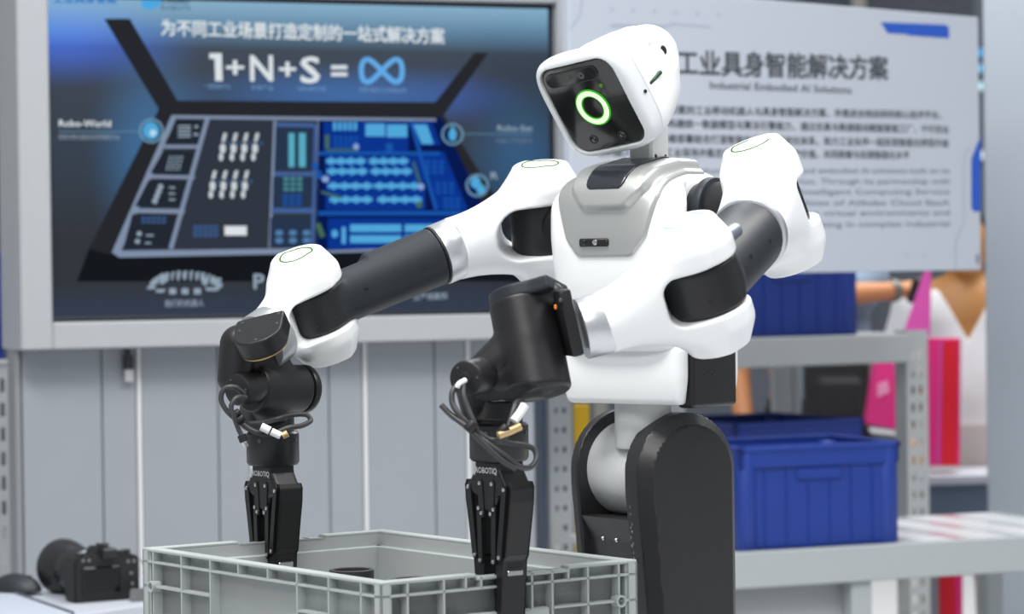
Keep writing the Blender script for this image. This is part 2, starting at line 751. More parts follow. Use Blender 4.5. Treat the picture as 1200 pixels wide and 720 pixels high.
def print_text(W, parent, name, body, x0, x1, yc0, yc1, em_px, m, bold=0.0, off=-0.0012):
    """Text on wall W from pixel (x0, yc0) to (x1, yc1); em_px is the character height in pixels."""
    s0, z0 = W.loc(x0, yc0, off)
    s1, z1 = W.loc(x1, yc1, off)
    sz = abs(W.loc(x0, yc0 - em_px / 2, off)[1] - W.loc(x0, yc0 + em_px / 2, off)[1])
    me, bb = text_mesh(body, sz, 'LEFT', bold)
    kx = (s1 - s0) / (bb[1] - bb[0])
    n = len(me.vertices)
    co = np.empty(n * 3)
    me.vertices.foreach_get('co', co)
    co = co.reshape(-1, 3)
    xs = (co[:, 0] - bb[0]) * kx
    zs = co[:, 1] - (bb[2] + bb[3]) / 2
    new = np.stack([s0 + xs, off - co[:, 2], zs + z0 + (z1 - z0) * xs / (s1 - s0)], 1)
    me.vertices.foreach_set('co', new.ravel())
    me.update()
    if len(me.polygons) and me.polygons[0].normal.y > 0:
        me.flip_normals()
    o = link_mesh(name, me, m, parent, False)
    return o


G_dark = glow('picture_black', (40, 42, 47))
G_tray = glow('picture_tray', (50, 57, 69))
G_rim = glow('picture_rim', (132, 148, 174))
G_cell = glow('picture_cell', (37, 43, 53))
G_white = glow('picture_white', (226, 234, 238))
G_soft = glow('picture_soft', (150, 168, 184))
G_blue = glow('picture_blue', (13, 54, 146))
G_navy = glow('picture_navy', (8, 26, 84))
G_cyan = glow('picture_cyan', (84, 172, 224))
G_mid = glow('picture_mid_blue', (26, 88, 176))
G_teal = glow('picture_teal', (78, 140, 150))
G_infin = glow('picture_infinity', (104, 176, 238))
G_slate = glow('picture_slate', (62, 92, 140))
G_oliv = glow('picture_olive', (70, 110, 84))
G_logo = glow('picture_logo_blue', (30, 120, 200))
G_ink = glow('picture_ink', (60, 84, 104))

# lid outline and tray
flat('picture_shadow', [[(122, 22), (152, 22), (208, 118), (510, 120), (556, 62), (572, 62), (520, 135), (600, 262), (586, 290), (515, 140), (200, 137), (130, 300), (104, 292), (186, 128)]], G_dark)
flat('picture_shadow', [[(104, 292), (133, 299), (600, 294), (640, 300), (640, 330), (90, 330)]], glow('picture_floor', (22, 25, 30)))
flat('tray_rim', [[(201, 135), (515, 139), (586, 291), (372, 297), (140, 302), (131, 296)]], G_rim)
flat('tray_bed', [[(206, 139), (372, 141), (372, 291), (142, 294)]], G_tray)
cells = [[(207, 140), (240, 141), (234, 168), (193, 168)], [(191, 177), (231, 177), (224, 204), (176, 203)], [(174, 211), (222, 212), (214, 242), (158, 242)], [(155, 251), (209, 252), (196, 290), (144, 292)]]
flat('tray_cell', cells, G_cell)
flat('tray_divider', [line((243, 139), (200, 292), 5), line((193, 172), (236, 172), 4), line((175, 207), (228, 208), 4), line((156, 247), (216, 248), 5), line((322, 141), (316, 290), 3)], G_rim)
tb = []
for r, (y0, xo) in enumerate(((160, 0), (204, -12))):
    for c in range(4):
        x = 264 + c * 12.6 + xo
        tb += [quad(x - 2, y0 - 4, x + 2, y0 + 6, -0.25), disc(x - 3, y0 + 14, 3.6, 6, 10), disc(x - 5, y0 + 24, 2.6, 5, 10)]
flat('tray_robots', tb, glow('picture_robot', (205, 214, 220)))
flat('tray_dots', [disc(268 + c * 12.6 + xo, y, 2.0, 2.4, 8) for y, xo in ((168, 0), (213, -12)) for c in range(4)], G_slate)
bits = [quad(209, 147 + 4 * i, 224, 149 + 4 * i, -0.5) for i in range(4)] + [quad(228, 147, 232, 150), quad(227, 156, 232, 159)]
bits += [quad(198 + 4.6 * j - 2.3 * (i % 9) * 0.4, 183 + 3.6 * i, 200.6 + 4.6 * j - 0.92 * i, 185 + 3.6 * i) for i in range(5) for j in range(4)]
bits += [disc(188 - i * 2.2, 219 + i * 5.6, 3.4, 3.4, 10) for i in range(4)] + [quad(198, 219 + 7 * i, 205, 221 + 7 * i) for i in range(3)]
bits += [disc(163 - 2 * i, 274 + 9 * i, 3.2, 3, 8) for i in range(2)] + [quad(171, 275, 180, 277), quad(170, 284, 177, 286)]
flat('tray_parts', bits, G_soft)
flat('tray_parts', [quad(263, 265, 289, 276)], G_white)
flat('tray_crates', [quad(227 + 6 * j, 264 + 5 * i, 231.5 + 6 * j, 268 + 5 * i, -0.2) for i in range(3) for j in range(5)] + [quad(166 + 6 * j, 254 + 4.6 * i, 170.5 + 6 * j, 257.4 + 4.6 * i, -0.2) for i in range(2) for j in range(5)], G_slate)
# blue half of the tray
flat('tray_bay', [quad(323, 145, 372, 199, -0.03), quad(320, 208, 372, 245, -0.03), quad(317, 255, 372, 289, -0.03)], glow('picture_bay', (40, 56, 80)))
flat('tray_bay_rim', [line((324, 146), (368, 147), 5), line((321, 204), (370, 204), 5), line((318, 247), (370, 247), 6), line((370, 146), (366, 290), 4)], glow('picture_bay_rim', (70, 100, 158)))
flat('rack_row', [quad(338, 156, 345, 196), quad(350, 156, 358, 196)], glow('picture_rack', (92, 176, 200)))
flat('rack_row', [quad(332 + 8 * j, 208 + 6 * i, 338 + 8 * j, 212 + 6 * i) for i in range(3) for j in range(3)], G_teal)
flat('rack_row', [quad(331 + 8 * j, 228 + 5 * i, 337 + 8 * j, 231 + 5 * i) for i in range(3) for j in range(3)], G_mid)
flat('rack_row', [disc(327 + 16 * j, 273 + 9 * i, 5, 3.6, 8) for i in range(2) for j in range(3)], glow('picture_pods', (84, 130, 176)))
flat('blue_floor', [[(373, 141), (512, 142), (552, 240), (556, 288), (371, 294)]], G_navy)
flat('tray_rim', [[(510, 138), (517, 138), (590, 292), (552, 294)]], G_navy)
flat('blue_floor', [quad(379, 143, 478, 178), quad(381, 183, 498, 246), quad(384, 256, 540, 292), [(482, 143), (506, 143), (516, 170), (487, 170)], [(487, 178), (520, 178), (548, 246), (510, 246)]], G_blue)
flat('blue_lane', [line((373, 180), (515, 180), 4), line((373, 250), (552, 250), 5), line((481, 142), (511, 246), 4)], G_mid)
cy = [quad(390 + 6 * j, 143, 394 + 6 * j, 153) for j in range(5)]
cy += [quad(428, 145, 451, 160), quad(453, 146, 477, 161), [(484, 146), (500, 146), (508, 169), (494, 169)]]
for (x0, x1, y) in ((382, 428, 189), (432, 478, 189), (383, 430, 201), (434, 482, 201), (384, 436, 218), (438, 492, 218), (386, 436, 234), (442, 494, 234)):
    cy.append(quad(x0, y - 2.6, x1, y + 2.6))
    for j in range(4):
        cx = x0 + (x1 - x0) * (j + 0.5) / 4
        cy.append(disc(cx, y, 3.4, 5, 8))
for i in range(2):
    cy += [quad(410, 263 + 13 * i, 470, 272 + 13 * i), quad(474, 263 + 13 * i, 520, 272 + 13 * i)]
cy += [quad(400, 266, 405, 286), disc(392, 274, 4, 5, 8)]
flat('blue_machines', cy, G_cyan)
cy = [quad(498 + 8 * j, 188 + 6 * i, 503 + 8 * j, 192 + 6 * i, 0.3) for i in range(3) for j in range(3)] + [quad(510 + 8 * j, 214 + 5 * i, 515 + 8 * j, 217 + 5 * i, 0.3) for i in range(3) for j in range(3)] + [quad(519 + 7 * j, 232 + 5 * i, 524 + 7 * j, 235 + 5 * i, 0.3) for i in range(3) for j in range(3)]
cy += [quad(391 + 6 * j, 160 + 5 * i, 395 + 6 * j, 163 + 5 * i) for i in range(3) for j in range(5)] + [disc(369, 195, 4, 5, 8), disc(374, 205, 4, 5, 8), quad(452, 168, 460, 178)]
flat('blue_machines', cy, G_mid)
flat('blue_pipes', [line((383, 158), (383, 174), 5), line((382, 176), (420, 176), 2.5), line((484, 190), (494, 222), 3), line((376, 225), (400, 232), 3), line((372, 262), (378, 278), 6), disc(491, 240, 4, 4, 8)], G_oliv)
flat('blue_lights', [disc(381, 210, 4.5, 4, 8), disc(493, 219, 4, 4, 8), disc(417, 172, 3.4, 4, 8)], glow('picture_lilac', (140, 170, 220)))
# call-outs round the tray
flat('callout_line', [line((69, 154), (164, 154.5), 1.2), line((542, 157), (622, 157.5), 1.0)], glow('picture_line', (104, 140, 168)))
flat('callout_ring', ring_q(177, 153.5, 12.0, 14.6) + ring_q(530, 157.5, 10.6, 13.0) + ring_q(559, 217.5, 11.0, 13.6), glow('picture_ring', (112, 152, 180)))
flat('callout_disc', [disc(177, 153.5, 9.4, 10.2), [(530, 147), (535, 157), (533, 165), (527, 165), (525, 157)], disc(557, 214, 6, 7), disc(563, 222, 5, 6)], G_cyan)
flat('callout_disc', [disc(179, 156, 4, 4)], glow('picture_pale', (186, 224, 240)))
print_text(KW, screen, 'screen_text', 'Robo-World', 69, 130, 144.5, 145, 11.5, G_white, 0.012, -0.004)
print_text(KW, screen, 'screen_text', '数据与算法驱动的世界模型平台', 69, 140, 160.5, 161, 7, G_soft, 0, -0.004)
print_text(KW, screen, 'screen_text', 'Robo-Set', 583, 624, 150, 150.5, 10, G_soft, 0.012, -0.004)
print_text(KW, screen, 'screen_text', '机器人产品集合', 581, 624, 165, 165, 7, glow('picture_dim', (110, 126, 142)), 0, -0.004)
print_text(KW, screen, 'screen_text', 'R', 575, 584, 206, 206, 12, G_soft, 0.012, -0.004)
# slogan and formula
print_text(KW, screen, 'screen_slogan', '为不同工业场景打造定制的一站式解决方案', 189, 521, 32, 42.5, 20.5, G_white, 0.020, -0.004)
flat('screen_formula', [[(245, 62.5), (259.5, 62.5), (260.5, 95), (252, 95), (251.2, 69), (245.2, 69)]], G_white)
print_text(KW, screen, 'screen_formula', '+', 265, 286, 79, 79, 34, G_white, 0.018, -0.004)
print_text(KW, screen, 'screen_formula', 'N', 293, 320, 80, 80, 43, G_white, 0.016, -0.004)
print_text(KW, screen, 'screen_formula', '+', 327, 347, 81, 81, 34, G_white, 0.018, -0.004)
print_text(KW, screen, 'screen_formula', 'S', 352, 375, 82, 82, 43, G_white, 0.016, -0.004)
print_text(KW, screen, 'screen_formula', '=', 388, 407, 83, 83, 38, G_white, 0.02, -0.004)
pts = []
for i in range(48):
    a0, a1 = 2 * math.pi * i / 48, 2 * math.pi * (i + 1) / 48

    def lem(a):
        return (447 + 24.0 * math.cos(a), 83 + 13.5 * math.sin(2 * a) * (1.0 + 0.06 * math.cos(2 * a)))
    pts.append(line(lem(a0), lem(a1 + 0.02), 6.0))
flat('infinity_sign', pts, G_infin)
print_text(KW, screen, 'screen_text', '一套数据平台', 239, 270, 101, 101.5, 6.5, glow('picture_caption', (120, 160, 200)), 0, -0.004)
print_text(KW, screen, 'screen_text', '多类产品', 294, 320, 102.5, 103, 6.5, glow('picture_caption', (120, 160, 200)), 0, -0.004)
print_text(KW, screen, 'screen_text', '场景化解决方案', 348, 382, 104, 104, 6, glow('picture_caption', (120, 160, 200)), 0, -0.004)
print_text(KW, screen, 'screen_text', '无限可能的工业智能应用', 420, 476, 105, 106, 6.5, glow('picture_caption', (120, 160, 200)), 0, -0.004)
# logos along the top edge
print_text(KW, screen, 'screen_logo', '工业具身智能', 62, 137, -1.5, -1, 11, G_logo, 0.02, -0.004)
flat('cloud_logo', [disc(173, 3, 8, 8), disc(182, 1, 7, 8), disc(177, 7, 7, 4)], glow('picture_cloud', (84, 172, 232)))
print_text(KW, screen, 'screen_logo', 'STANDARD', 189, 222, 0.5, 1, 9, G_ink, 0.02, -0.004)
print_text(KW, screen, 'screen_logo', 'ROBOTS', 189, 223, 9, 9.3, 7.5, G_ink, 0.0, -0.004)
# robots along the bottom
bt = []
for i in range(17):
    a = math.pi * (0.03 + 0.94 * i / 16)
    x, y = 216 - 40 * math.cos(a), 337 - 14 * math.sin(a)
    bt.append(disc(x, y, 1.6 + 0.5 * (i % 3), 3.4 + 2.2 * math.sin(a) * (1 + 0.4 * (i % 2)), 8))
    bt.append(disc(x + 2, y - 4, 1.3, 1.8, 6))
for i in range(3):
    bt.append(quad(198 + 14.5 * i, 338, 206 + 14.5 * i, 345))
bt += [quad(173, 336, 183, 339, -0.5), quad(247, 326, 259, 328.5, 0.3), disc(190, 327, 4, 7, 8), disc(240, 330, 4, 5, 8), quad(184, 339, 194, 343, -0.6), quad(240, 337, 254, 341, 0.4), quad(254, 333, 261, 337, -0.4)]
flat('robot_row', bt, G_soft)
print_text(KW, screen, 'screen_text', '我们的机器人', 193, 239, 356, 355, 9, G_soft, 0.01, -0.004)
print_text(KW, screen, 'screen_text', 'P', 297, 310, 330, 330, 25, G_soft, 0.02, -0.004)
print_text(KW, screen, 'screen_text', '生产线案例', 484, 524, 348, 347, 9, G_soft, 0.01, -0.004)

# dark cable end hanging under the frame
p = KW.loc(152, 412, PY - 0.03)
cb = thing('hanging_plug', 'short black cable plug hanging under the screen frame on the left', 'cable', KW.o, KW.a)
bm = bmesh.new()
add_tube(bm, [Vector((p[0], PY - 0.012, fb + 0.0)), Vector((p[0], PY - 0.012, fb - 0.012)), Vector((p[0] + 0.001, PY - 0.012, fb - 0.020))], 0.007, 10)
add_tube(bm, [Vector((p[0] + 0.001, PY - 0.012, fb - 0.018)), Vector((p[0] + 0.001, PY - 0.012, fb - 0.050))], 0.012, 12)
obj('plug_body', bm, mat('plug_black', (38, 38, 40), 0.5), cb, False, True)
bm = bmesh.new()
span(bm, p[0] - 0.009, p[0] + 0.011, PY - 0.022, PY - 0.006, fb - 0.078, fb - 0.050, 0.001)
obj('plug_tip', bm, mat('plug_metal', (190, 190, 192), 0.4, 0.5), cb)

# ------------------------------------------------------------------ materials
M_white = mat('white_shell', (238, 240, 241), 0.32, 0, 0.25)
M_black = mat('black_shell', (29, 29, 31), 0.40, 0, 0.0, noise=0.06, scale=60, spec=0.4)
M_charcoal = mat('charcoal_tube', (42, 46, 51), 0.44, 0.0, 0.0, spec=0.22)
M_deep = mat('deep_black', (16, 16, 18), 0.5)
M_alu = mat('brushed_aluminium', (205, 208, 212), 0.32, 0.75, 0, noise=0.05, scale=90)
M_silver = mat('silver_paint', (188, 190, 188), 0.36, 0.65, 0.2)
M_chrome = mat('polished_steel', (215, 215, 215), 0.2, 1.0)
M_visor = mat('visor_glass', (13, 14, 15), 0.08, 0, 0.5)
M_lens = mat('lens_glass', (5, 6, 8), 0.05, 0, 1.0)
M_ring = glow('green_ring_core', (205, 255, 190), 1.6)
M_green = glow('green_ring_edge', (70, 190, 50), 0.9)
M_greendim = glow('green_status_line', (104, 168, 74), 0.8)
M_gripper = mat('gripper_black', (26, 26, 27), 0.38, 0.1)
M_cable = mat('cable_rubber', (50, 51, 54), 0.45)
M_plug = mat('plug_white', (225, 226, 226), 0.4)
M_brass = mat('plug_brass', (196, 172, 128), 0.35, 0.6)
M_print = mat('white_print', (225, 225, 222), 0.6)
M_column = mat('column_black', (36, 36, 38), 0.40, 0, 0.1, noise=0.05, scale=40, bump=0.15)
M_drum = mat('drum_grey', (205, 207, 207), 0.36)
M_scuff = mat('scuff_grey', (120, 120, 120), 0.8)
M_screw = mat('screw_steel', (96, 96, 98), 0.35, 0.8)

# ------------------------------------------------------------------ the robot
TORSO = at(755, 330, 4.15)
TORSO_YAW = math.radians(38)
t_l = Vector((math.cos(TORSO_YAW), -math.sin(TORSO_YAW), 0))
t_f = Vector((-math.sin(TORSO_YAW), -math.cos(TORSO_YAW), 0))
TM = Matrix((t_l, t_f, Vector((0, 0, 1)))).transposed().to_4x4()
TM.translation = TORSO

robot = thing('humanoid_robot', 'white and black humanoid robot with glowing green ring face gripping the grey crate', 'robot', (TORSO.x, TORSO.y, 0))


def part(name, m, f, pts, pad, h, parent=robot):
    lo, hi = bounds(pts, pad)
    return mesh_sdf(name, f, lo, hi, h, m, parent)


def wobj(name, bm, m, parent=robot, smooth=True):
    return obj(name, bm, m, parent, True, smooth)


# ---- chest
Z_K = [-0.12, -0.06, 0.0, 0.06, 0.11, 0.15, 0.19]
A_K = [0.104, 0.108, 0.112, 0.118, 0.121, 0.112, 0.088]
B_K = [0.076, 0.088, 0.100, 0.104, 0.098, 0.084, 0.066]


def eased(xs, ys, w):
    """Look-up table of the given profile with its corners rounded over."""
    g = np.linspace(xs[0] - 3 * w, xs[-1] + 3 * w, 400)
    v = np.interp(g, xs, ys)
    n = max(3, int(w / (g[1] - g[0])))
    kn = np.hanning(2 * n + 3)
    pad = np.concatenate([np.full(n + 1, v[0]), v, np.full(n + 1, v[-1])])
    return g, np.convolve(pad, kn / kn.sum(), 'valid')


CA, CB = eased(Z_K, A_K, 0.03), eased(Z_K, B_K, 0.03)


def chest_raw(Q):
    z = Q[:, 2]
    a, b = np.interp(z, *CA), np.interp(z, *CB)
    x, y = np.abs(Q[:, 0]) / a, np.abs(Q[:, 1] - 0.004) / b
    d = ((x ** 3.6 + y ** 3.6 + 1e-12) ** (1 / 3.6) - 1) * np.minimum(a, b)
    return d


def top_cut(Q):
    return (Q[:, 2] - 0.160 + 0.20 * np.maximum(Q[:, 1] - 0.015, 0) + 0.25 * np.maximum(np.abs(Q[:, 0]) - 0.06, 0)) * 0.95


def chest_sd(P):
    Q = loc_pts(P, TM)
    d = chest_raw(Q)
    d = smax(d, top_cut(Q), 0.03)
    d = smax(d, -0.098 - Q[:, 2], 0.012)
    for s in (-1, 1):                       # round openings where the shoulder joints enter
        hole = sd_cyl(Q, (s * 0.098, 0.0, 0.098), (s * 0.2, 0.0, 0.098), 0.052, 0.004)
        d = smax(d, -hole, 0.012)
    return d


def tl(x, y, z):
    return TM @ Vector((x, y, z))


chest = part('torso_shell', M_white, chest_sd, [tl(sx * 0.125, sy * 0.115, z) for sx in (-1, 1) for sy in (-1, 1) for z in (-0.11, 0.19)], 0.012, 0.003)

PX_ = 0.010
PLATE = [(x + PX_, z) for x, z in [(-0.084, 0.19), (0.058, 0.19), (0.062, 0.12), (0.050, 0.070), (0.036, 0.053), (-0.040, 0.053), (-0.054, 0.070), (-0.078, 0.13)]]


def chest_skin(Q, off):
    return smax(chest_raw(Q) - off, top_cut(Q) - off, 0.03)


def plate_sd(P):
    Q = loc_pts(P, TM)
    out = sd_poly2(Q[:, 0], Q[:, 2], PLATE) - 0.018
    # raised chevron band around the dark collar panel
    band = sd_poly2(Q[:, 0] - PX_, Q[:, 2], [(-0.048, 0.25), (0.056, 0.25), (0.042, 0.142), (0.026, 0.126), (-0.026, 0.126), (-0.040, 0.142)]) - 0.024
    lt = np.clip(-band / 0.012 + 0.4, 0, 1)
    lift = 0.004 + 0.010 * lt * lt * (3 - 2 * lt)
    return smax(smax(chest_skin(Q, 0.0) - lift, out, 0.006), -(Q[:, 1] + 0.03), 0.004)


plate = part('chest_plate', M_silver, plate_sd, [tl(-0.105, -0.03, 0.0), tl(0.09, 0.13, 0.2), tl(0.09, -0.03, 0.2), tl(-0.105, 0.13, 0.0)], 0.02, 0.0025)


def collar_sd(P):
    Q = loc_pts(P, TM)
    out = sd_poly2(Q[:, 0] - PX_, Q[:, 2], [(-0.029, 0.25), (0.040, 0.25), (0.022, 0.141), (-0.023, 0.141)]) - 0.010
    return smax(smax(chest_skin(Q, 0.0165), out, 0.002), -(Q[:, 1] + 0.0), 0.003)


part('collar_panel', mat('collar_black', (40, 43, 50), 0.22, 0, 0.3), collar_sd, [tl(-0.06, 0.0, 0.10), tl(0.07, 0.13, 0.2), tl(0.07, 0.0, 0.2), tl(-0.06, 0.13, 0.1)], 0.02, 0.0025)

# chest camera slot with two little lenses
face_y = 0.109
sb = box((0, 0, 0), (0.050, 0.012, 0.0115), 0.002)
bmesh.ops.transform(sb, matrix=TM @ Matrix.Translation((-0.006, face_y, 0.0560)), verts=sb.verts)
slot = wobj('camera_slot', sb, M_deep, plate)
for i, x in enumerate((-0.016, 0.004)):
    wobj('lens', cyl(tl(-0.006 + x, face_y + 0.004, 0.056), tl(-0.006 + x, face_y + 0.0075, 0.056), 0.0042, 0.001, 20), M_chrome if i else M_lens, plate)

# ---- hips
HIP_A, HIP_B = 0.106, 0.066


def hip_sd(P):
    Q = loc_pts(P, TM)
    z = Q[:, 2]
    tp_ = np.clip((-0.125 - z) / 0.065, 0, 1)
    taper = tp_ * tp_ * 0.014
    d = sd_box(np.stack([Q[:, 0], Q[:, 1] + 0.012, z + 0.133], 1), (HIP_A, 0.078, 0.048), 0.016)
    d = d + taper
    return smax(d, -sd_box(Q, (0.02, 0.058, 0.07), 0.006, (HIP_A + 0.012, -0.014, -0.132)), 0.004)


part('hip_shell', M_white, hip_sd, [tl(sx * HIP_A, sy * 0.094, z) for sx in (-1, 1) for sy in (-1, 1) for z in (-0.18, -0.08)], 0.012, 0.0028)


def hip_panel_sd(P):
    Q = loc_pts(P, TM)
    return sd_box(Q, (0.014, 0.056, 0.046), 0.006, (HIP_A - 0.009, -0.014, -0.132))


hp = part('hip_side_panel', M_black, hip_panel_sd, [tl(0.06, -0.08, -0.19), tl(0.13, 0.08, -0.08), tl(0.13, -0.08, -0.08), tl(0.06, 0.08, -0.19)], 0.01, 0.0025)
for k in (0.010, -0.010):
    wobj('screw_hole', cyl(tl(HIP_A + 0.004, k, -0.130), tl(HIP_A + 0.006, k, -0.130), 0.0045, 0.001, 18), M_deep, hp)

# ---- waist and column
COLM_YAW = math.radians(57)
k_l = Vector((math.cos(COLM_YAW), -math.sin(COLM_YAW), 0))
k_f = Vector((-math.sin(COLM_YAW), -math.cos(COLM_YAW), 0))
KM = Matrix((k_l, k_f, Vector((0, 0, 1)))).transposed().to_4x4()
KM.translation = at(767, 551, 4.2)


def kl(x, y, z):
    return KM @ Vector((x, y, z))


COL_BOT = 0.30 - KM.translation.z


def plate2d(y, z, r):
    fr = r - 0.09 * np.clip(-z - 0.02, 0, 0.18)
    bk = np.full_like(z, r)
    ctr, hw = (fr - bk) / 2, (fr + bk) / 2
    lower = np.abs(y - ctr) - hw
    up = np.hypot(y, np.maximum(z, 0)) - r
    return np.where(z > 0, up, lower)


def side_plate(s):
    def f(P):
        Q = loc_pts(P, KM)
        d2 = plate2d(Q[:, 1], Q[:, 2], 0.086)
        l = np.abs(Q[:, 0] - (0.070 if s > 0 else -0.090)) - (0.025 if s > 0 else 0.017)
        outer = s * Q[:, 0] - (0.095 if s > 0 else 0.107)
        d = smax(d2, l, 0.003)
        d = np.maximum(d, (d2 + outer + 0.018) * 0.7071)
        return smax(d, COL_BOT - Q[:, 2], 0.003)
    return f


side_plates = []
for s in (-1, 1):
    side_plates.append(part('column_side_plate', M_column, side_plate(s), [kl(s * a, b, z) for a in (0.045, 0.107) for b in (-0.09, 0.09) for z in (0.09, COL_BOT)], 0.008, 0.004))
    for (y, z) in ((0.075, -0.09),):
        pass
# white drum between the plates, waist post
wobj('hip_drum', cyl(kl(-0.074, 0, 0), kl(0.046, 0, 0), 0.0695, 0.003, 64), M_drum)
wobj('waist_post', cyl(tl(-0.012, -0.01, -0.24), tl(-0.012, -0.01, -0.172), 0.041, 0.004, 40), M_drum)
bm = bmesh.new()
poly_prism(bm, [(0.080, -0.066), (0.066, -0.10), (0.060, -0.14), (0.056, COL_BOT), (-0.08, COL_BOT), (-0.08, -0.066)], -0.074, 0.046)
for v in bm.verts:
    v.co = KM @ Vector((v.co.y, v.co.x, v.co.z))
bmesh.ops.recalc_face_normals(bm, faces=bm.faces)
web = wobj('column_front', bm, M_column, robot, False)
for x in (-0.034, 0.000):
    wobj('screw', cyl(kl(x, 0.060, -0.094), kl(x, 0.070, -0.098), 0.0032, 0.0005, 14), M_chrome, web)
# scuffs worn into the plate edge
sc = bmesh.new()
for k in range(16):
    z = rnd.uniform(-0.145, -0.045)
    w = rnd.uniform(0.0015, 0.0045)
    x = 0.050 + rnd.uniform(0.0, 0.006)
    span(sc, x, x + w, 0.0705, 0.0770 - 0.09 * max(0, -z - 0.02) + 0.0093, z, z + rnd.uniform(0.004, 0.018))
for v in sc.verts:
    v.co = KM @ v.co
o = wobj('scuff_mark', sc, M_scuff, side_plates[1], False)
o['kind'] = 'stuff'
# wheeled base below the frame
base = bmesh.new()
add_box(base, (KM.translation.x, KM.translation.y + 0.05, 0.20), (0.42, 0.46, 0.22), None, 0.05, 3)
bobj = wobj('wheeled_base', base, M_black)
for sx in (-1, 1):
    for sy in (-1, 1):
        c = Vector((KM.translation.x + sx * 0.16, KM.translation.y + 0.05 + sy * 0.17, 0.055))
        wobj('wheel', cyl(c - Vector((0.02, 0, 0)), c + Vector((0.02, 0, 0)), 0.055, 0.008, 28), M_deep, bobj)

# ---- neck and head
HN = Vector((-0.53, -0.656, -0.53)).normalized()
HX0 = Vector((0.777, -0.63, 0))
HX0 = (HX0 - HN * HX0.dot(HN)).normalized()
HU0 = HX0.cross(HN)
if HU0.z < 0:
    HU0 = -HU0
hr = math.radians(8)
HX = HX0 * math.cos(hr) + HU0 * math.sin(hr)
HU = HU0 * math.cos(hr) - HX0 * math.sin(hr)
HMT = Matrix((HX, HN, HU)).transposed().to_4x4()      # x lateral, y out of the face, z up
HMT.translation = at(694, 124.5, 4.06)


def hl(x, y, z):
    return HMT @ Vector((x, y, z))


D_K = [-0.165, -0.154, -0.132, -0.10, -0.072, -0.047, -0.028, -0.01, 0.004]
HA_K = [0.040, 0.050, 0.061, 0.072, 0.079, 0.084, 0.085, 0.083, 0.078]
HZU_K = [0.022, 0.030, 0.038, 0.046, 0.056, 0.070, 0.078, 0.081, 0.078]
HZD_K = [0.030, 0.042, 0.058, 0.070, 0.078, 0.082, 0.083, 0.081, 0.077]


HA_T, HU_T, HD_T = eased(D_K, HA_K, 0.012), eased(D_K, HZU_K, 0.012), eased(D_K, HZD_K, 0.012)


def head_raw(Q):
    y = Q[:, 1]
    a = np.interp(y, *HA_T)
    b = np.where(Q[:, 2] > 0, np.interp(y, *HU_T), np.interp(y, *HD_T))
    n = 4.2
    d = ((np.abs(Q[:, 0]) / a) ** n + (np.abs(Q[:, 2]) / b) ** n + 1e-12) ** (1 / n) - 1
    return d * np.minimum(a, b)


def head_sd(P):
    Q = loc_pts(P, HMT)
    d = head_raw(Q)
    d = smax(d, -0.150 - Q[:, 1] + 0.2 * np.abs(Q[:, 2]), 0.03)
    # crest that rises behind the brow
    cr = sd_cone(Q, (0.0, -0.080, 0.016), (0.0, -0.125, 0.006), 0.046, 0.046)
    cr2 = np.minimum(sd_cone(Q, (-0.026, -0.085, 0.014), (-0.022, -0.125, 0.006), 0.044, 0.044), sd_cone(Q, (0.026, -0.085, 0.014), (0.022, -0.125, 0.006), 0.044, 0.044))
    d = smin(d, np.minimum(cr, cr2), 0.02)
    for s in (-1, 1):
        # shallow dish in each cheek behind the seam
        dish = sd_box(Q, (0.006, 0.026, 0.024), 0.006, (s * 0.0735, -0.108, 0.012))
        d = smax(d, -dish, 0.012)
    return smax(d, Q[:, 1] + 0.0275, 0.002)


def bezel_sd(P):
    Q = loc_pts(P, HMT)
    d = smax(head_raw(Q), Q[:, 1] - 0.002, 0.010)
    d = smax(d, -0.0265 - Q[:, 1], 0.002)
    dish = np.maximum(sd_rect2(Q[:, 0], Q[:, 2], 0.0675, 0.0685, 0.024), -0.008 - Q[:, 1])
    return smax(d, -dish, 0.002)


hb = [hl(sx * 0.09, y, sz * 0.09) for sx in (-1, 1) for sz in (-1, 1) for y in (-0.2, 0.01)]
head = part('head_shell', M_white, head_sd, hb, 0.006, 0.0028)
part('face_bezel', mat('bezel_white', (222, 226, 228), 0.3, 0, 0.3), bezel_sd, [hl(sx * 0.09, y, sz * 0.09) for sx in (-1, 1) for sz in (-1, 1) for y in (-0.03, 0.01)], 0.006, 0.0022, head)


def visor_sd(P):
    Q = loc_pts(P, HMT)
    d2 = sd_rect2(Q[:, 0], Q[:, 2], 0.0665, 0.0675, 0.0235)
    dome = Q[:, 1] - 0.0025 + 0.7 * (Q[:, 0] ** 2 + Q[:, 2] ** 2)
    return smax(smax(d2, dome, 0.002), -0.0075 - Q[:, 1], 0.001)


visor = part('visor', M_visor, visor_sd, [hl(sx * 0.07, y, sz * 0.07) for sx in (-1, 1) for sz in (-1, 1) for y in (-0.008, 0.004)], 0.006, 0.0022, head)


def annulus(M, r0, r1, y0, y1, n=56):
    bm = bmesh.new()
    add_lathe(bm, [(r0, y0), (r1, y0), (r1, y1), (r0, y1), (r0, y0)], M, n)
    return bm


RM = HMT @ Matrix.Translation((0.003, 0.0, -0.001)) @ Matrix.Rotation(math.radians(-90), 4, 'X')
ledo = wobj('face_light_ring', annulus(RM, 0.0170, 0.0285, 0.0018, 0.0034), M_green, head)
wobj('ring_core', annulus(RM, 0.0188, 0.0262, 0.0030, 0.0042), M_ring, head)


def stadium(cx, cz, hx, hz, n=10):
    pts = []
    for k in range(n + 1):
        a = -math.pi / 2 + math.pi * k / n
        pts.append((cx + hx - hz + hz * math.cos(a), cz + hz * math.sin(a)))
    for k in range(n + 1):
        a = math.pi / 2 + math.pi * k / n
        pts.append((cx - hx + hz + hz * math.cos(a), cz + hz * math.sin(a)))
    return pts


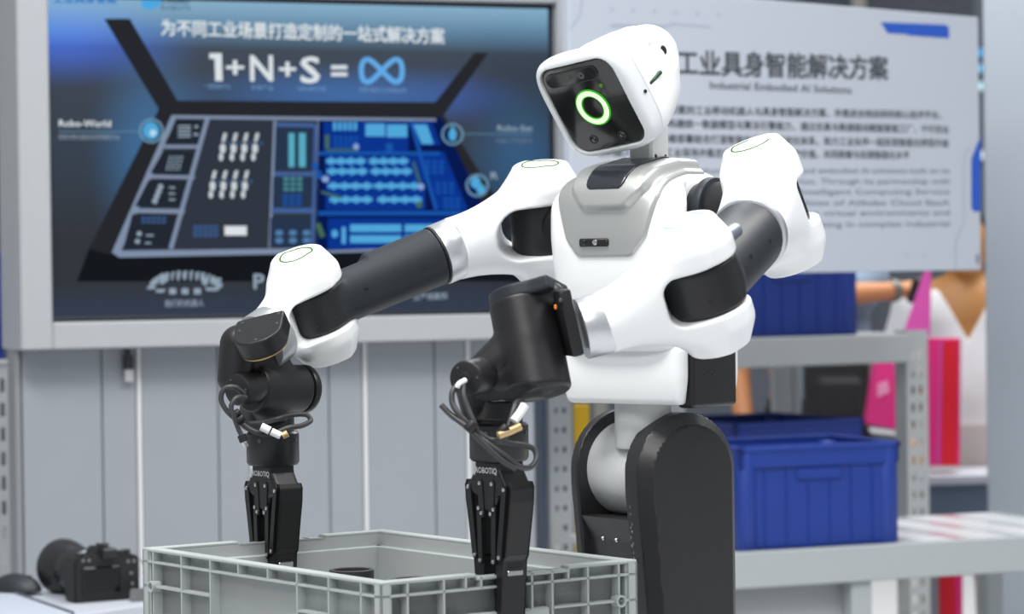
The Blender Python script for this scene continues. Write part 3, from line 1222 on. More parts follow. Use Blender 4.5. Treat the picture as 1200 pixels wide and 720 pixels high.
bm = bmesh.new()
poly_prism(bm, stadium(-0.009, 0.0495, 0.0475, 0.0105), -0.004, 0.0016, HMT)
wobj('sensor_bar', bm, mat('sensor_rim', (52, 54, 56), 0.25), head, False)
bm = bmesh.new()
poly_prism(bm, stadium(-0.009, 0.0495, 0.0462, 0.0093), -0.003, 0.0021, HMT)
wobj('sensor_window', bm, M_lens, head, False)
for x, r in ((-0.012, 0.0036), (0.010, 0.0056)):
    bm = annulus(HMT @ Matrix.Translation((x, 0, 0.0495)) @ Matrix.Rotation(math.radians(-90), 4, 'X'), r * 0.35, r, 0.0015, 0.0028, 20)
    wobj('lens', bm, M_screw, head)
for x, z in ((-0.026, -0.0495), (0.026, -0.052)):
    c = HMT @ Matrix.Translation((x, 0, z)) @ Matrix.Rotation(math.radians(-90), 4, 'X')
    bm = bmesh.new()
    add_lathe(bm, cyl_prof(0.0062, -0.002, 0.0010, 0.0006), c, 24)
    lo_ = wobj('camera_lens', bm, M_lens, head)
    wobj('lens_rim', annulus(c, 0.0058, 0.0068, -0.001, 0.0016, 24), mat('sensor_rim', (52, 54, 56), 0.25), head)
bm = annulus(HMT @ Matrix.Translation((0.034, 0, 0.028)) @ Matrix.Rotation(math.radians(-90), 4, 'X'), 0.0017, 0.0026, 0.0008, 0.0024, 16)
wobj('status_dot', bm, M_greendim, head)
# marks on the cheek
bm = box((0.0816, -0.051, 0.000), (0.0085, 0.034, 0.0052), 0.0015, HMT)
wobj('cheek_slot', bm, mat('slot_green', (28, 62, 36), 0.3), head)
wobj('screw_hole', cyl(hl(0.078, -0.0185, -0.003), hl(0.0860, -0.0185, -0.003), 0.0026, 0.0004, 14), M_deep, head)
wobj('cheek_button', cyl(hl(0.050, -0.112, 0.013), hl(0.0665, -0.112, 0.013), 0.0075, 0.001, 24), M_deep, head)

neck_top, neck_bot = tl(0.004, 0.012, 0.225), tl(0.004, 0.012, 0.165)
bm = bmesh.new()
add_box(bm, (0.014, 0.004, 0.186), (0.040, 0.046, 0.075), TM, 0.004)
nk = wobj('neck', bm, M_drum)
for y in (0.002, 0.026):
    wobj('screw', cyl(tl(0.033, y - 0.01, 0.178), tl(0.0348, y - 0.01, 0.178), 0.0028, 0.0004, 12), M_deep, nk)
bm = bmesh.new()
add_box(bm, (0.004, 0.005, 0.162), (0.085, 0.075, 0.012), TM, 0.004)
wobj('neck_collar', bm, M_silver)


# ---- joints: a drum with a slot, blending into a tapered limb
o_f = {}


def fork(name, top, bot, end, opn, R, Re, hs, xs, kz=0.94, flare=1.0, cham=0.014, h=0.0028, rs=0.022):
    """White shell round a joint: top and bot are the cap centres, end the ring of the limb, opn the way its slot opens."""
    Z = (top - bot).normalized()
    C = (top + bot) / 2
    H = (top - bot).length / 2
    L = (end - C).length
    D = (end - C).normalized()
    O = Vector(opn)
    O = (O - Z * O.dot(Z)).normalized()
    Y = Z.cross(O)
    JM = Matrix((O, Y, Z)).transposed().to_4x4()
    JM.translation = C
    lz = (Z - D * Z.dot(D)).normalized()
    ly = D.cross(lz)
    LM = Matrix((D, ly, lz)).transposed().to_4x4()
    LM.translation = C

    def f(P):
        Q = loc_pts(P, JM)
        r = np.hypot(Q[:, 0], Q[:, 1])
        az = np.abs(Q[:, 2])
        d = np.maximum(r - R, az - H)
        d = smax(d, ((r - R) * 0.889 + (az - H + 0.030) * 0.457), 0.003)
        W = loc_pts(P, LM)
        t = np.clip(W[:, 0] / L, 0, 1)
        e = t ** flare
        e = e * (1.6 - 0.6 * e) if flare == 1.0 else e * e * (3 - 2 * e)
        hz = H * kz * (1 - e) + Re * e
        hy = R * 0.98 * (1 - e) + Re * e
        n = 2.0 + 1.6 * (1 - e)
        g = ((np.abs(W[:, 1]) / hy) ** n + (np.abs(W[:, 2]) / hz) ** n + 1e-12) ** (1 / n) - 1
        g = g * np.minimum(hy, hz)
        g = smax(smax(g, W[:, 0] - L, 0.003), -W[:, 0], 0.01)
        g = smax(g, az - H + 0.002, 0.006)
        d = smin(d, g, 0.014)
        back = 0.2
        sl = sd_rect2(Q[:, 0] + xs - back, Q[:, 2], back, hs, min(hs * 0.98, rs))
        return smax(d, -sl, 0.006)
    pts = [C + Z * H * a + Y * R * b + O * R * c for a in (-1, 1) for b in (-1, 1) for c in (-1, 1)]
    pts += [end + lz * Re * a + ly * Re * b for a in (-1, 1) for b in (-1, 1)]
    o = part(name, M_white, f, pts, 0.014, h)
    o_f[o.name] = f
    return o, JM, H, D


def hit(f, px, py, d0, d1, n=200):
    """Where the line of sight at a pixel first meets a modelled surface."""
    ds = np.linspace(d0, d1, n)
    P = np.array([at(px, py, d) for d in ds])
    v = f(P)
    i = int(np.argmax(v < 0))
    return Vector(P[max(i - 1, 0)])


def cap_ring(parent, JM, H, r, a0=0, a1=360, m=M_greendim):
    f = o_f[parent.name]
    ang = np.radians(np.linspace(a0, a1, 44))
    zs = np.linspace(H + 0.012, H - 0.012, 97)
    path = []
    for a in ang:
        col = np.array([JM @ Vector((r * math.cos(a), r * math.sin(a), z)) for z in zs])
        path.append(Vector(col[max(int(np.argmax(f(col) < 0)), 0)]))
    bm = bmesh.new()
    add_tube(bm, path, 0.0014, 8)
    return wobj('status_line', bm, m, parent)


def arm_tube(name, core_M, hs, rc, elbow, ring, r, D, dent=None):
    """Dark upper arm: drum core inside the slot and a straight tube to the ring."""
    C = core_M.translation
    z = Vector(core_M.col[2][:3])

    def f(P):
        core = sd_cyl(P, C - z * hs, C + z * hs, rc, 0.006)
        tube = sd_cone(P, elbow, ring, r * 0.97, r)
        ax = (ring - elbow).normalized()
        t = (P - V(ring)) @ V(ax)
        tube = smax(tube, t, 0.003)
        d = smin(core, tube, 0.012)
        if dent is not None:
            Q = loc_pts(P, dent[0])
            d = smax(d, -sd_box(Q, dent[1], 0.006), 0.005)
        return d
    o = part(name, M_charcoal, f, [C - z * hs, C + z * hs, elbow, ring], max(r, rc) + 0.012, 0.003)
    me = o.data
    me.materials.append(M_black)
    co = np.empty(len(me.polygons) * 3)
    me.polygons.foreach_get('center', co)
    inside = sd_cyl(co.reshape(-1, 3), C - z * hs * 1.1, C + z * hs * 1.1, rc + 0.002, 0.006) < 0
    me.polygons.foreach_set('material_index', inside.astype(np.int32))
    return o, f


def ring_band(a, b, r, m=M_alu, bev=0.002, parent=robot, name='joint_ring'):
    return wobj(name, cyl(a, b, r, bev, 56), m, parent)


# right arm of the robot (left in the picture)
rs_top, rs_bot = at(633, 193, 4.277), at(645, 331, 4.318)
re_top, re_bot = at(347, 299, 4.123), at(388, 418, 4.177)
rs_c, re_c = (rs_top + rs_bot) / 2, (re_top + re_bot) / 2
rs_end = at(531, 292, 4.232)
rsh, rs_M, rs_H, rs_D = fork('shoulder_shell', rs_top, rs_bot, rs_end, (1, -0.05, 0), 0.056, 0.0462, 0.037, 0.066, kz=0.97, flare=0.62, rs=0.034)
cap_ring(rsh, rs_M, rs_H, 0.027)
adir = (re_c - rs_end).normalized()
rr0 = rs_end + adir * 0.026
ring_band(rs_end - adir * 0.004, rr0, 0.0452)
ring_band(rr0 - adir * 0.001, rr0 + adir * 0.003, 0.0440, M_deep, 0.0005, robot, 'ring_gap')
re_end = at(320, 392, 4.090)
rel, re_M, re_H, re_D = fork('elbow_shell', re_top, re_bot, re_end, (1, 0.0, 0), 0.0535, 0.042, 0.031, 0.024, kz=0.97, rs=0.014)
cap_ring(rel, re_M, re_H, 0.024)
ua_axis = (rr0 - re_c).normalized()
side = ua_axis.cross(Vector((0, -1, 0))).normalized()
if side.z < 0:
    side = -side
dM = frame(at(408, 312, 4.155) + side * 0.020, side, ua_axis)
ua, ua_f = arm_tube('upper_arm', re_M, 0.0305, 0.0495, re_c + ua_axis * 0.02, rr0 + ua_axis * -0.003, 0.0432, ua_axis, (dM, (0.030, 0.06, 0.020)))
for px, py in ((429, 336), (497, 312), (371, 383), (393, 373)):
    p = hit(ua_f, px, py, 3.98, 4.35)
    wobj('screw_hole', cyl(p - c_f * 0.0006, p + c_f * 0.004, 0.0026, 0, 12), M_deep, ua)
# shoulder core inside the right shell
wobj('shoulder_core', cyl(rs_M @ Vector((0, 0, -0.038)), rs_M @ Vector((0, 0, 0.038)), 0.052, 0.004, 48), M_black)
wobj('shoulder_axle', cyl(rs_M @ Vector((0.0, 0, 0)), tl(-0.09, 0, 0.09), 0.036, 0.002, 40), M_black)

# left arm of the robot (right in the picture)
ls_top, ls_bot = at(880, 169, 3.99), at(932, 313, 4.032)
ls_c = (ls_top + ls_bot) / 2
le_top, le_bot = at(801, 259, 3.597), at(845, 407, 3.643)
le_c = (le_top + le_bot) / 2
ls_end = at(879, 275, 3.885)
lsh, ls_M, ls_H, ls_D = fork('shoulder_shell', ls_top, ls_bot, ls_end, (0.85, 0.5, 0), 0.0555, 0.0525, 0.032, -0.006, kz=0.92, rs=0.012)
cap_ring(lsh, ls_M, ls_H, 0.028, 60, 300)
bdir = (le_c - ls_end).normalized()
lr0 = ls_end + bdir * 0.018
ring_band(ls_end - bdir * 0.004, lr0, 0.0522)
le_end = at(706, 380, 3.60)
lel, le_M, le_H, le_D = fork('elbow_shell', le_top, le_bot, le_end, (1, 0.0, 0), 0.0535, 0.0392, 0.0315, 0.049, kz=0.93, flare=0.8, rs=0.020)
cap_ring(lel, le_M, le_H, 0.026, 0, 360, mat('status_teal', (150, 205, 205), 0.4))
lax = (lr0 - le_c).normalized()
la, la_f = arm_tube('upper_arm', le_M, 0.031, 0.0495, le_c + lax * 0.02, lr0 + lax * -0.003, 0.0492, lax)
for px, py in ((880, 301), (902, 283), (833, 354)):
    p = hit(la_f, px, py, 3.45, 4.0)
    wobj('screw_hole', cyl(p - c_f * 0.0006, p + c_f * 0.005, 0.0028, 0, 12), M_deep, la)
g0_, g1_ = hit(la_f, 842, 284, 3.4, 4.0), hit(la_f, 861, 271, 3.4, 4.0)


def lip_sd(P):
    return sd_cone(P, g0_ + c_f * 0.003, g1_ + c_f * 0.005, 0.0125, 0.0105)


part('recess_lip', mat('lip_highlight', (104, 112, 122), 0.35), lip_sd, [g0_, g1_], 0.02, 0.0022, la)  # lip of the arm's recess; its bright edge is put into the lighter grey
wobj('shoulder_core', cyl(ls_M @ Vector((0, 0, -0.032)), ls_M @ Vector((0, 0, 0.032)), 0.043, 0.003, 48), M_black)
wobj('shoulder_axle', cyl(ls_M @ Vector((0.0, 0, 0)), tl(0.10, 0, 0.098), 0.040, 0.002, 44), M_black)
wobj('axle_flange', cyl(tl(0.112, 0, 0.098), tl(0.128, 0, 0.098), 0.048, 0.004, 48), M_charcoal)

# ---- wrists
# left wrist (nearer, in the middle of the picture)
wd = (le_end - le_c).normalized()
lw0 = at(680, 386, 3.595)
ring_band(le_end - wd * 0.006, lw0, 0.0385)
fM = frame(at(663, 378, 3.59), (lw0 - le_end).normalized(), (0, 0, 1))
bm = bmesh.new()
add_box(bm, (0, 0, 0), (0.084, 0.074, 0.016), fM, 0.004, 2)
flange = wobj('wrist_flange', bm, M_black)
wobj('screw', cyl(at(657, 352, 3.545), at(657, 352, 3.56), 0.0026, 0.0005, 12), M_screw, flange)
bm = bmesh.new()
add_box(bm, (0, 0, 0), (0.0035, 0.004, 0.006), Matrix.Translation(at(651, 360, 3.552)), 0.001)
wobj('orange_wire', bm, mat('orange_wire', (224, 120, 40), 0.4), flange)
bax0, bax1 = at(611, 352, 3.62), at(632, 462, 3.585)
c549 = at(560, 441, 3.60)


def lwrist(P):
    d = sd_cyl(P, bax0, bax1, 0.0415, 0.006)
    arm = np.minimum(sd_cone(P, bax0 + (bax1 - bax0) * 0.45, c549, 0.038, 0.022), sd_cone(P, bax0 + (bax1 - bax0) * 0.75, c549 + Vector((0.01, 0.0, -0.012)), 0.036, 0.020))
    d = smin(d, arm, 0.006)
    br = sd_cone(P, bax0 + (bax1 - bax0) * 0.12, at(646, 345, 3.60), 0.020, 0.016)
    d = smin(d, br, 0.006)
    cut = (P - V(at(618, 476, 3.59))) @ V((bax1 - bax0).normalized() + Vector((-0.25, 0, 0)))
    d = smax(d, cut, 0.004)
    fac = (P - V(at(610, 455, 3.560))) @ V(Vector((-0.30, -0.62, -0.72)).normalized())
    return smax(d, fac, 0.002)


part('wrist_housing', M_black, lwrist, [bax0, bax1, c549], 0.05, 0.003)
wax = (bax0 - bax1).normalized()
lM = frame(bax0 + wax * 0.004, wax, at(660, 345, 3.60) - bax0)


def lid_sd(P):
    Q = loc_pts(P, lM)
    d2 = smin(np.hypot(Q[:, 0], Q[:, 1]) - 0.040, sd_rect2(Q[:, 0] - 0.025, Q[:, 1], 0.027, 0.036, 0.004), 0.006)
    return smax(d2, np.abs(Q[:, 2]) - 0.009, 0.004)


part('wrist_lid', M_charcoal, lid_sd, [lM @ Vector((a, b, c)) for a in (-0.04, 0.055) for b in (-0.04, 0.04) for c in (-0.01, 0.01)], 0.008, 0.0026)


def wrist_drop(c, axis, G, offs):
    """Pitch joint disc and the yoke that carries the gripper coupler."""
    a = Vector(axis).normalized()
    j = wobj('pitch_joint', cyl(c - a * 0.016, c + a * 0.036, 0.0225, 0.004, 40), M_black)
    wobj('joint_cap', cyl(c + a * 0.034, c + a * 0.0372, 0.0085, 0.001, 24), M_deep, j)
    for k in range(3):
        an = k * 2.1 + 0.4
        u = a.orthogonal().normalized()
        w = a.cross(u)
        p = c + (u * math.cos(an) + w * math.sin(an)) * 0.0165
        wobj('screw', cyl(p + a * 0.034, p + a * 0.0368, 0.0018, 0.0003, 10), M_screw, j)
    return j


YAW_C = math.radians(54)
g_open = Vector((-math.cos(YAW_C), math.sin(YAW_C), 0))     # across the crate walls
g_wid = Vector((-math.sin(YAW_C), -math.cos(YAW_C), 0))


def make_gripper(G, tip):
    """G: centre of the coupler's lower face; fingers hang below it."""
    GM = Matrix((g_open, g_wid, Vector((0, 0, 1)))).transposed().to_4x4()
    GM.translation = G
    bm = bmesh.new()
    add_lathe(bm, [(0, 0.054), (0.030, 0.054), (0.0305, 0.048), (0.0345, 0.048), (0.0375, 0.045), (0.0375, 0.004), (0.0345, 0.0), (0, 0.0)], GM, 48)
    coup = wobj('gripper_coupler', bm, M_gripper)
    for k in range(4):
        a = k * math.pi / 2 + 0.5
        p = Vector((math.cos(a) * 0.0365, math.sin(a) * 0.0365, 0.036))
        wobj('screw', cyl(GM @ p, GM @ (p * 1.0 + Vector((math.cos(a) * 0.002, math.sin(a) * 0.002, 0))), 0.003, 0, 12), M_screw, coup)

    def bsd(P):
        Q = loc_pts(P, GM)
        d = sd_poly2(Q[:, 0], Q[:, 2], [(-0.026, 0.002), (0.026, 0.002), (0.027, -0.010), (0.041, -0.030), (0.041, -0.040), (0.022, -0.046), (0.014, -0.064), (-0.014, -0.064), (-0.022, -0.046), (-0.041, -0.040), (-0.041, -0.030), (-0.027, -0.010)])
        d = smax(d, np.abs(Q[:, 1]) - 0.0205, 0.006)
        return d
    body = part('gripper_body', M_gripper, bsd, [GM @ Vector((a, b, c)) for a in (-0.045, 0.045) for b in (-0.03, 0.03) for c in (0.004, -0.066)], 0.008, 0.0024)
    # maker's word on the two wide faces
    for sy in (1,):
        me, bb = text_mesh('ROBOTIQ', 0.0105, 'CENTER', 0.012)
        TMx = GM @ Matrix.Translation((0.0, sy * 0.0208, -0.012)) @ Matrix.Rotation(math.radians(90), 4, 'X')
        if (TMx.to_3x3() @ Vector((0, 0, 1))).y > 0:
            TMx = GM @ Matrix.Translation((0.0, sy * 0.0208, -0.012)) @ Matrix.Rotation(math.radians(180), 4, 'Z') @ Matrix.Rotation(math.radians(90), 4, 'X')
        me.transform(TMx)
        link_mesh('maker_name', me, M_print, body)
        bm = bmesh.new()
        span(bm, -0.036, -0.0315, -0.0006, 0.0006, -0.006, 0.003)
        span(bm, -0.034, -0.0325, -0.0006, 0.0006, 0.002, 0.006)
        for v in bm.verts:
            v.co = GM @ Vector((-v.co.x * 0.75, sy * 0.0208, v.co.z - 0.012))
        wobj('maker_mark', bm, M_print, body, False)
    for s in (-1, 1):
        # outer plate of the finger
        bm = bmesh.new()
        pts = [(0.030, -0.026), (0.047, -0.026), (0.0495, -0.032), (0.048, -0.050), (0.036, -0.118), (0.032, -0.124), (0.020, -0.124), (0.018, -0.118), (0.028, -0.045)]
        poly_prism(bm, [(s * x, z) for x, z in pts], -0.0170, 0.0170, GM)
        bmesh.ops.bevel(bm, geom=list(bm.edges), offset=0.0014, segments=1, affect='EDGES')
        fg = wobj('finger', bm, M_gripper, robot, False)
        # inner links on both sides
        for sy in (-1, 1):
            for (x0, z0, x1, z1, r, m) in ((0.013, -0.028, 0.010, -0.066, 0.0055, M_gripper), (0.016, -0.060, 0.014, -0.126, 0.0045, M_gripper), (0.0385, -0.034, 0.026, -0.120, 0.0046, M_gripper)):
                M = frame(GM @ Vector((s * x0, sy * 0.0196, z0)), GM.to_3x3() @ Vector((s * (x1 - x0), 0, z1 - z0)), g_wid)
                L = math.hypot(x1 - x0, z1 - z0)
                bm = bmesh.new()
                pp = []
                for k in range(9):
                    a = math.pi * k / 8
                    pp.append((r * math.cos(a), L + r * math.sin(a)))
                for k in range(9):
                    a = math.pi + math.pi * k / 8
                    pp.append((r * math.cos(a), r * math.sin(a)))
                # the prism's flat side faces across the finger
                MM = M @ Matrix.Rotation(math.radians(90), 4, 'Z')
                poly_prism(bm, pp, -0.002, 0.002, MM)
                lk = wobj('finger_link', bm, m, fg, False)
                for (x, z) in ((x0, z0), (x1, z1)):
                    p = Vector((s * x, sy * 0.0212, z))
                    wobj('pin', cyl(GM @ p, GM @ (p + Vector((0, sy * 0.0018, 0))), 0.0027, 0.0005, 14), M_chrome, fg)
        bm = bmesh.new()
        add_box(bm, (s * 0.0235, 0, -0.129), (0.016, 0.028, 0.012), GM, 0.002)
        wobj('finger_knuckle', bm, M_gripper, fg, False)
        bm = bmesh.new()
        pts = [(0.0125, -0.122), (0.032, -0.122), (0.030, -0.140), (0.024, -tip), (0.0125, -tip)]
        poly_prism(bm, [(s * x, z) for x, z in pts], -0.0175, 0.0175, GM)
        bmesh.ops.bevel(bm, geom=list(bm.edges), offset=0.0012, segments=1, affect='EDGES')
        wobj('fingertip', bm, M_gripper, fg, False)
        bm = bmesh.new()
        add_box(bm, (s * 0.0265, 0, -0.140), (0.013, 0.024, 0.007), GM, 0.001)
        wobj('fingertip_clip', bm, M_chrome, fg, False)
    return GM


LG = at(585, 540, 3.665)
RG = at(320, 545, 4.13)
make_gripper(LG, 0.215)
make_gripper(RG, 0.195)
lj = wrist_drop(at(560, 441, 3.575), (-0.42, -0.9, -0.05), LG, 0)


def yoke_sd(c, G, sx):
    top = c + Vector((0.000, 0.004, 0))
    bot = G + Vector((0, 0, 0.075))

    def f(P):
        Q = P - V(bot)
        d = sd_cyl(P, G + Vector((0, 0, 0.050)), G + Vector((0, 0, 0.078)), 0.031, 0.004)
        up = sd_cone(P, top, bot + Vector((-0.031, -0.008, -0.010)), 0.0205, 0.0165)
        return smin(d, up, 0.010)
    return f, [top, bot, G + Vector((0, 0, 0.05))]


f, pts = yoke_sd(at(549, 441, 3.60), LG, -1)
part('wrist_yoke', M_gripper, f, pts, 0.04, 0.003)

# right wrist (left in the picture): plate, barrel, pitch joint
rwd = (re_end - re_c).normalized()
ring_band(re_end - rwd * 0.004, re_end + rwd * 0.028, 0.0425, mat('ring_grey', (168, 171, 174), 0.34, 0.6))
pM = frame(at(303, 388, 4.02), Vector((-0.30, -0.50, 0.84)), Vector((0.93, -0.2, 0.25)))


def rplate(P):
    Q = loc_pts(P, pM)
    d2 = np.where(Q[:, 1] < 0, sd_rect2(Q[:, 0], Q[:, 1], 0.036, 0.035, 0.031), sd_rect2(Q[:, 0], Q[:, 1], 0.036, 0.035, 0.005))
    return smax(d2, np.abs(Q[:, 2] + 0.010) - 0.014, 0.003)


rp = part('wrist_cover', M_black, rplate, [pM @ Vector((a, b, c)) for a in (-0.04, 0.04) for b in (-0.04, 0.04) for c in (-0.026, 0.006)], 0.008, 0.0026)
for x, y in ((-0.026, 0.026), (0.028, 0.026), (0.028, 0.002), (-0.028, 0.006), (0.0, -0.028)):
    wobj('screw', cyl(pM @ Vector((x, y, 0.0035)), pM @ Vector((x, y, 0.0046)), 0.0024, 0.0003, 12), M_screw, rp)
wobj('cover_seam', cyl(pM @ Vector((0, -0.002, -0.0245)), pM @ Vector((0, -0.002, -0.0258)), 0.0350, 0.0006, 44), M_brass, rp)
wb0, wb1 = at(294, 455, 4.065), at(350, 456, 4.135)


def rwrist(P):
    d = sd_cyl(P, wb0, wb1, 0.0345, 0.004)
    d = smin(d, sd_cone(P, at(281, 404, 4.065), at(275, 444, 4.06), 0.028, 0.024), 0.008)
    d = smin(d, sd_cone(P, at(303, 410, 4.085), at(322, 448, 4.105), 0.033, 0.034), 0.006)
    d = smin(d, sd_cone(P, at(312, 462, 4.10), at(318, 476, 4.11), 0.034, 0.030), 0.008)
    return d


part('wrist_housing', M_black, rwrist, [wb0, wb1, at(262, 415, 4.06), at(270, 462, 4.06), at(300, 388, 4.04), at(318, 485, 4.11)], 0.045, 0.003)
bw = (wb1 - wb0).normalized()
we = wobj('barrel_cap', cyl(wb1 + bw * 0.002, wb1 + bw * 0.014, 0.0350, 0.003, 48), M_gripper)
rj = wrist_drop(at(296, 455, 4.050), (-0.55, -0.83, -0.03), RG, 0)
f, pts = yoke_sd(at(300, 458, 4.09), RG, -1)
part('wrist_yoke', M_gripper, f, pts, 0.04, 0.003)


# ---- cables
def cable(pix, r, m=M_cable, sub=7, parent=robot, name='cable'):
    bm = bmesh.new()
    add_tube(bm, smooth_path([at(*p) for p in pix], sub), r, 10)
    return wobj(name, bm, m, parent)


cR = cable([(286, 462, 4.0), (275, 454, 3.99), (263, 456, 3.99), (259, 468, 3.99), (266, 482, 3.99), (280, 494, 3.99), (298, 506, 3.99), (318, 509, 4.0), (337, 502, 4.01), (354, 499, 4.03), (364, 493, 4.05), (358, 486, 4.06), (340, 487, 4.06), (322, 492, 4.05), (305, 496, 4.02), (290, 497, 4.0)], 0.0038)
cR2 = cable([(288, 466, 4.0), (278, 466, 3.985), (271, 476, 3.98), (274, 488, 3.98), (279, 502, 3.985), (284, 512, 3.985)], 0.0036)
cable([(283, 510, 3.985), (286, 518, 3.985)], 0.0062, M_deep, 4, cR2, 'plug_body')
cable([(286.5, 519, 3.985), (288.5, 524, 3.985)], 0.0040, M_chrome, 3, cR2, 'plug_tip')
cable([(306, 500, 3.985), (316, 505, 3.985)], 0.0056, M_plug, 4, cR, 'white_plug')
cable([(318, 506, 3.985), (329, 511, 3.985)], 0.0052, M_plug, 4, cR, 'white_plug')
cable([(331, 511, 3.985), (337, 508, 3.985)], 0.0050, M_brass, 4, cR, 'brass_plug')
for q in ((276, 486, 3.985), (281, 492, 3.985)):
    p = at(*q)
    wobj('cable_tie', cyl(p - Vector((0.006, 0, 0.004)), p + Vector((0.006, 0, 0.004)), 0.0055, 0.001, 14), M_deep, cR)
cL = cable([(541, 448, 3.53), (531, 458, 3.52), (530, 472, 3.515), (538, 486, 3.51), (552, 500, 3.51), (570, 514, 3.515), (582, 516, 3.52), (594, 512, 3.53)], 0.0037)
cL2 = cable([(543, 447, 3.53), (543, 462, 3.52), (548, 478, 3.515), (556, 497, 3.51), (562, 512, 3.51), (574, 522, 3.51), (592, 535, 3.515), (608, 547, 3.53), (621, 548, 3.55), (629, 538, 3.56), (626, 527, 3.565), (614, 522, 3.56), (598, 520, 3.55), (580, 517, 3.53)], 0.0037)
cL3 = cable([(517, 475, 3.52), (529, 487, 3.515), (546, 500, 3.505), (566, 520, 3.505), (588, 540, 3.51), (604, 550, 3.52)], 0.0036)
cable([(545, 446, 3.53), (538, 450, 3.52), (536, 454, 3.52)], 0.0034, M_plug, 4, cL, 'tape_wrap')
cable([(584, 511, 3.515), (597, 506, 3.52), (610, 500, 3.525)], 0.0050, M_brass, 4, cL, 'brass_plug')
cable([(602, 494, 3.525), (609, 485, 3.53), (615, 475, 3.535)], 0.0056, M_plug, 4, cL, 'white_plug')
cable([(596, 500, 3.53), (602, 480, 3.54), (605, 472, 3.55), (612, 470, 3.56)], 0.0034, M_cable, 5, cL, 'cable_end')
for q in ((552, 500, 3.50), (590, 505, 3.52)):
    p = at(*q)
    wobj('cable_tie', cyl(p - Vector((0.005, 0, 0.005)), p + Vector((0.005, 0, 0.005)), 0.0065, 0.001, 14), M_deep, cL)

# ------------------------------------------------------------------ grey crate and what it stands on
M_crate = mat('crate_grey', (163, 169, 168), 0.5, noise=0.04, scale=18, bump=0.05)
CN = at(446, 683, 3.54)
TABLE_Z = 0.784
CH = CN.z - TABLE_Z
c_l = Vector((-math.cos(YAW_C), math.sin(YAW_C), 0))
c_w = Vector((math.sin(YAW_C), math.cos(YAW_C), 0))
L_, W_ = 0.60, 0.40
crate = thing('grey_crate', 'ribbed grey plastic crate held between the two robot grippers', 'crate', (CN.x, CN.y, TABLE_Z))
crate.rotation_euler = (0, 0, math.atan2(c_w.y, c_w.x))     # local x along the short side, y along the long side
# local frame: near corner at the origin, x 0..W_, y 0..L_, z 0..CH
RB = 0.014      # depth of the ribs
bm = bmesh.new()
T = 0.004
for (x0, x1, y0, y1) in ((RB, W_ - RB, RB, RB + T), (RB, W_ - RB, L_ - RB - T, L_ - RB), (RB, RB + T, RB, L_ - RB), (W_ - RB - T, W_ - RB, RB, L_ - RB)):
    span(bm, x0, x1, y0, y1, 0.0, CH - 0.004)
span(bm, RB, W_ - RB, RB, L_ - RB, 0.0, 0.006)
for cx in (0.003, W_ - RB - T):
    for cy in (0.003, L_ - RB - T):
        span(bm, cx, cx + RB + T - 0.003, cy, cy + RB + T - 0.003, 0.0, CH - 0.004)
# stacking step inside: thicker lower wall
st = 0.010
for (x0, x1, y0, y1) in ((RB, W_ - RB, RB, RB + T + st), (RB, W_ - RB, L_ - RB - T - st, L_ - RB), (RB, RB + T + st, RB, L_ - RB), (W_ - RB - T - st, W_ - RB, RB, L_ - RB)):
    span(bm, x0, x1, y0, y1, 0.002, CH - 0.021, 0.0015)
obj('crate_wall', bm, M_crate, crate)
bm = bmesh.new()
rz = 0.0045
DIP = 0.004
for (ax, at0, at1, n) in (('x', 0, RB + T, W_), ('x', L_ - RB - T, L_, W_), ('y', 0, RB + T, L_), ('y', W_ - RB - T, W_, L_)):
    DIP = 0.004 if ax == 'x' else 0.0
    a, b = (0.36, 0.72) if ax == 'x' else (0.27, 0.73)
    for (u0, u1, dz) in ((0, a, 0), (a, b, DIP), (b, 1, 0)):
        if ax == 'x':
            span(bm, u0 * n, u1 * n, at0, at1, CH - rz - dz, CH - dz, 0.0012)
        else:
            span(bm, at0, at1, max(u0 * n, RB + T - 0.001), min(u1 * n, L_ - RB - T + 0.001), CH - rz - dz, CH - dz - 0.0001, 0.0012)
obj('crate_rim', bm, M_crate, crate)


def face_fraction(px0, px1, d0, d1, xs):
    out = []
    for x in xs:
        # perspective-correct fraction along the face between its two corners
        X0, X1 = (px0 - 600) * d0, (px1 - 600) * d1
        u = (x - 600)
        out.append((X0 - u * d0) / ((X0 - u * d0) - (X1 - u * d1)))
    return out


lf = face_fraction(446, 174.5, 3.54, 3.54 + L_ * c_l.y, [446, 423, 386, 350, 316.7, 283, 251, 218, 186, 174.5])
rf = face_fraction(446, 749, 3.54, 3.54 + W_ * c_w.y, [446, 478, 521, 547, 565, 625, 649, 668, 691, 727.5, 749])
ribs = bmesh.new()
RT = 0.0030
Z2, Z3, Z4 = CH - 0.0185, CH - 0.052, CH - 0.11


def rib_long(f, z0, z1, side):          # upright rib on a long face
    y = min(max(f * L_, RT / 2), L_ - RT / 2)
    x0, x1 = (0, RB) if side == 0 else (W_ - RB, W_)
    span(ribs, x0, x1, y - RT / 2, y + RT / 2, z0, z1)


def rib_short(f, z0, z1, side):
    x = min(max(f * W_, RT / 2), W_ - RT / 2)
    y0, y1 = (0, RB) if side == 0 else (L_ - RB, L_)
    span(ribs, x - RT / 2, x + RT / 2, y0, y1, z0, z1)


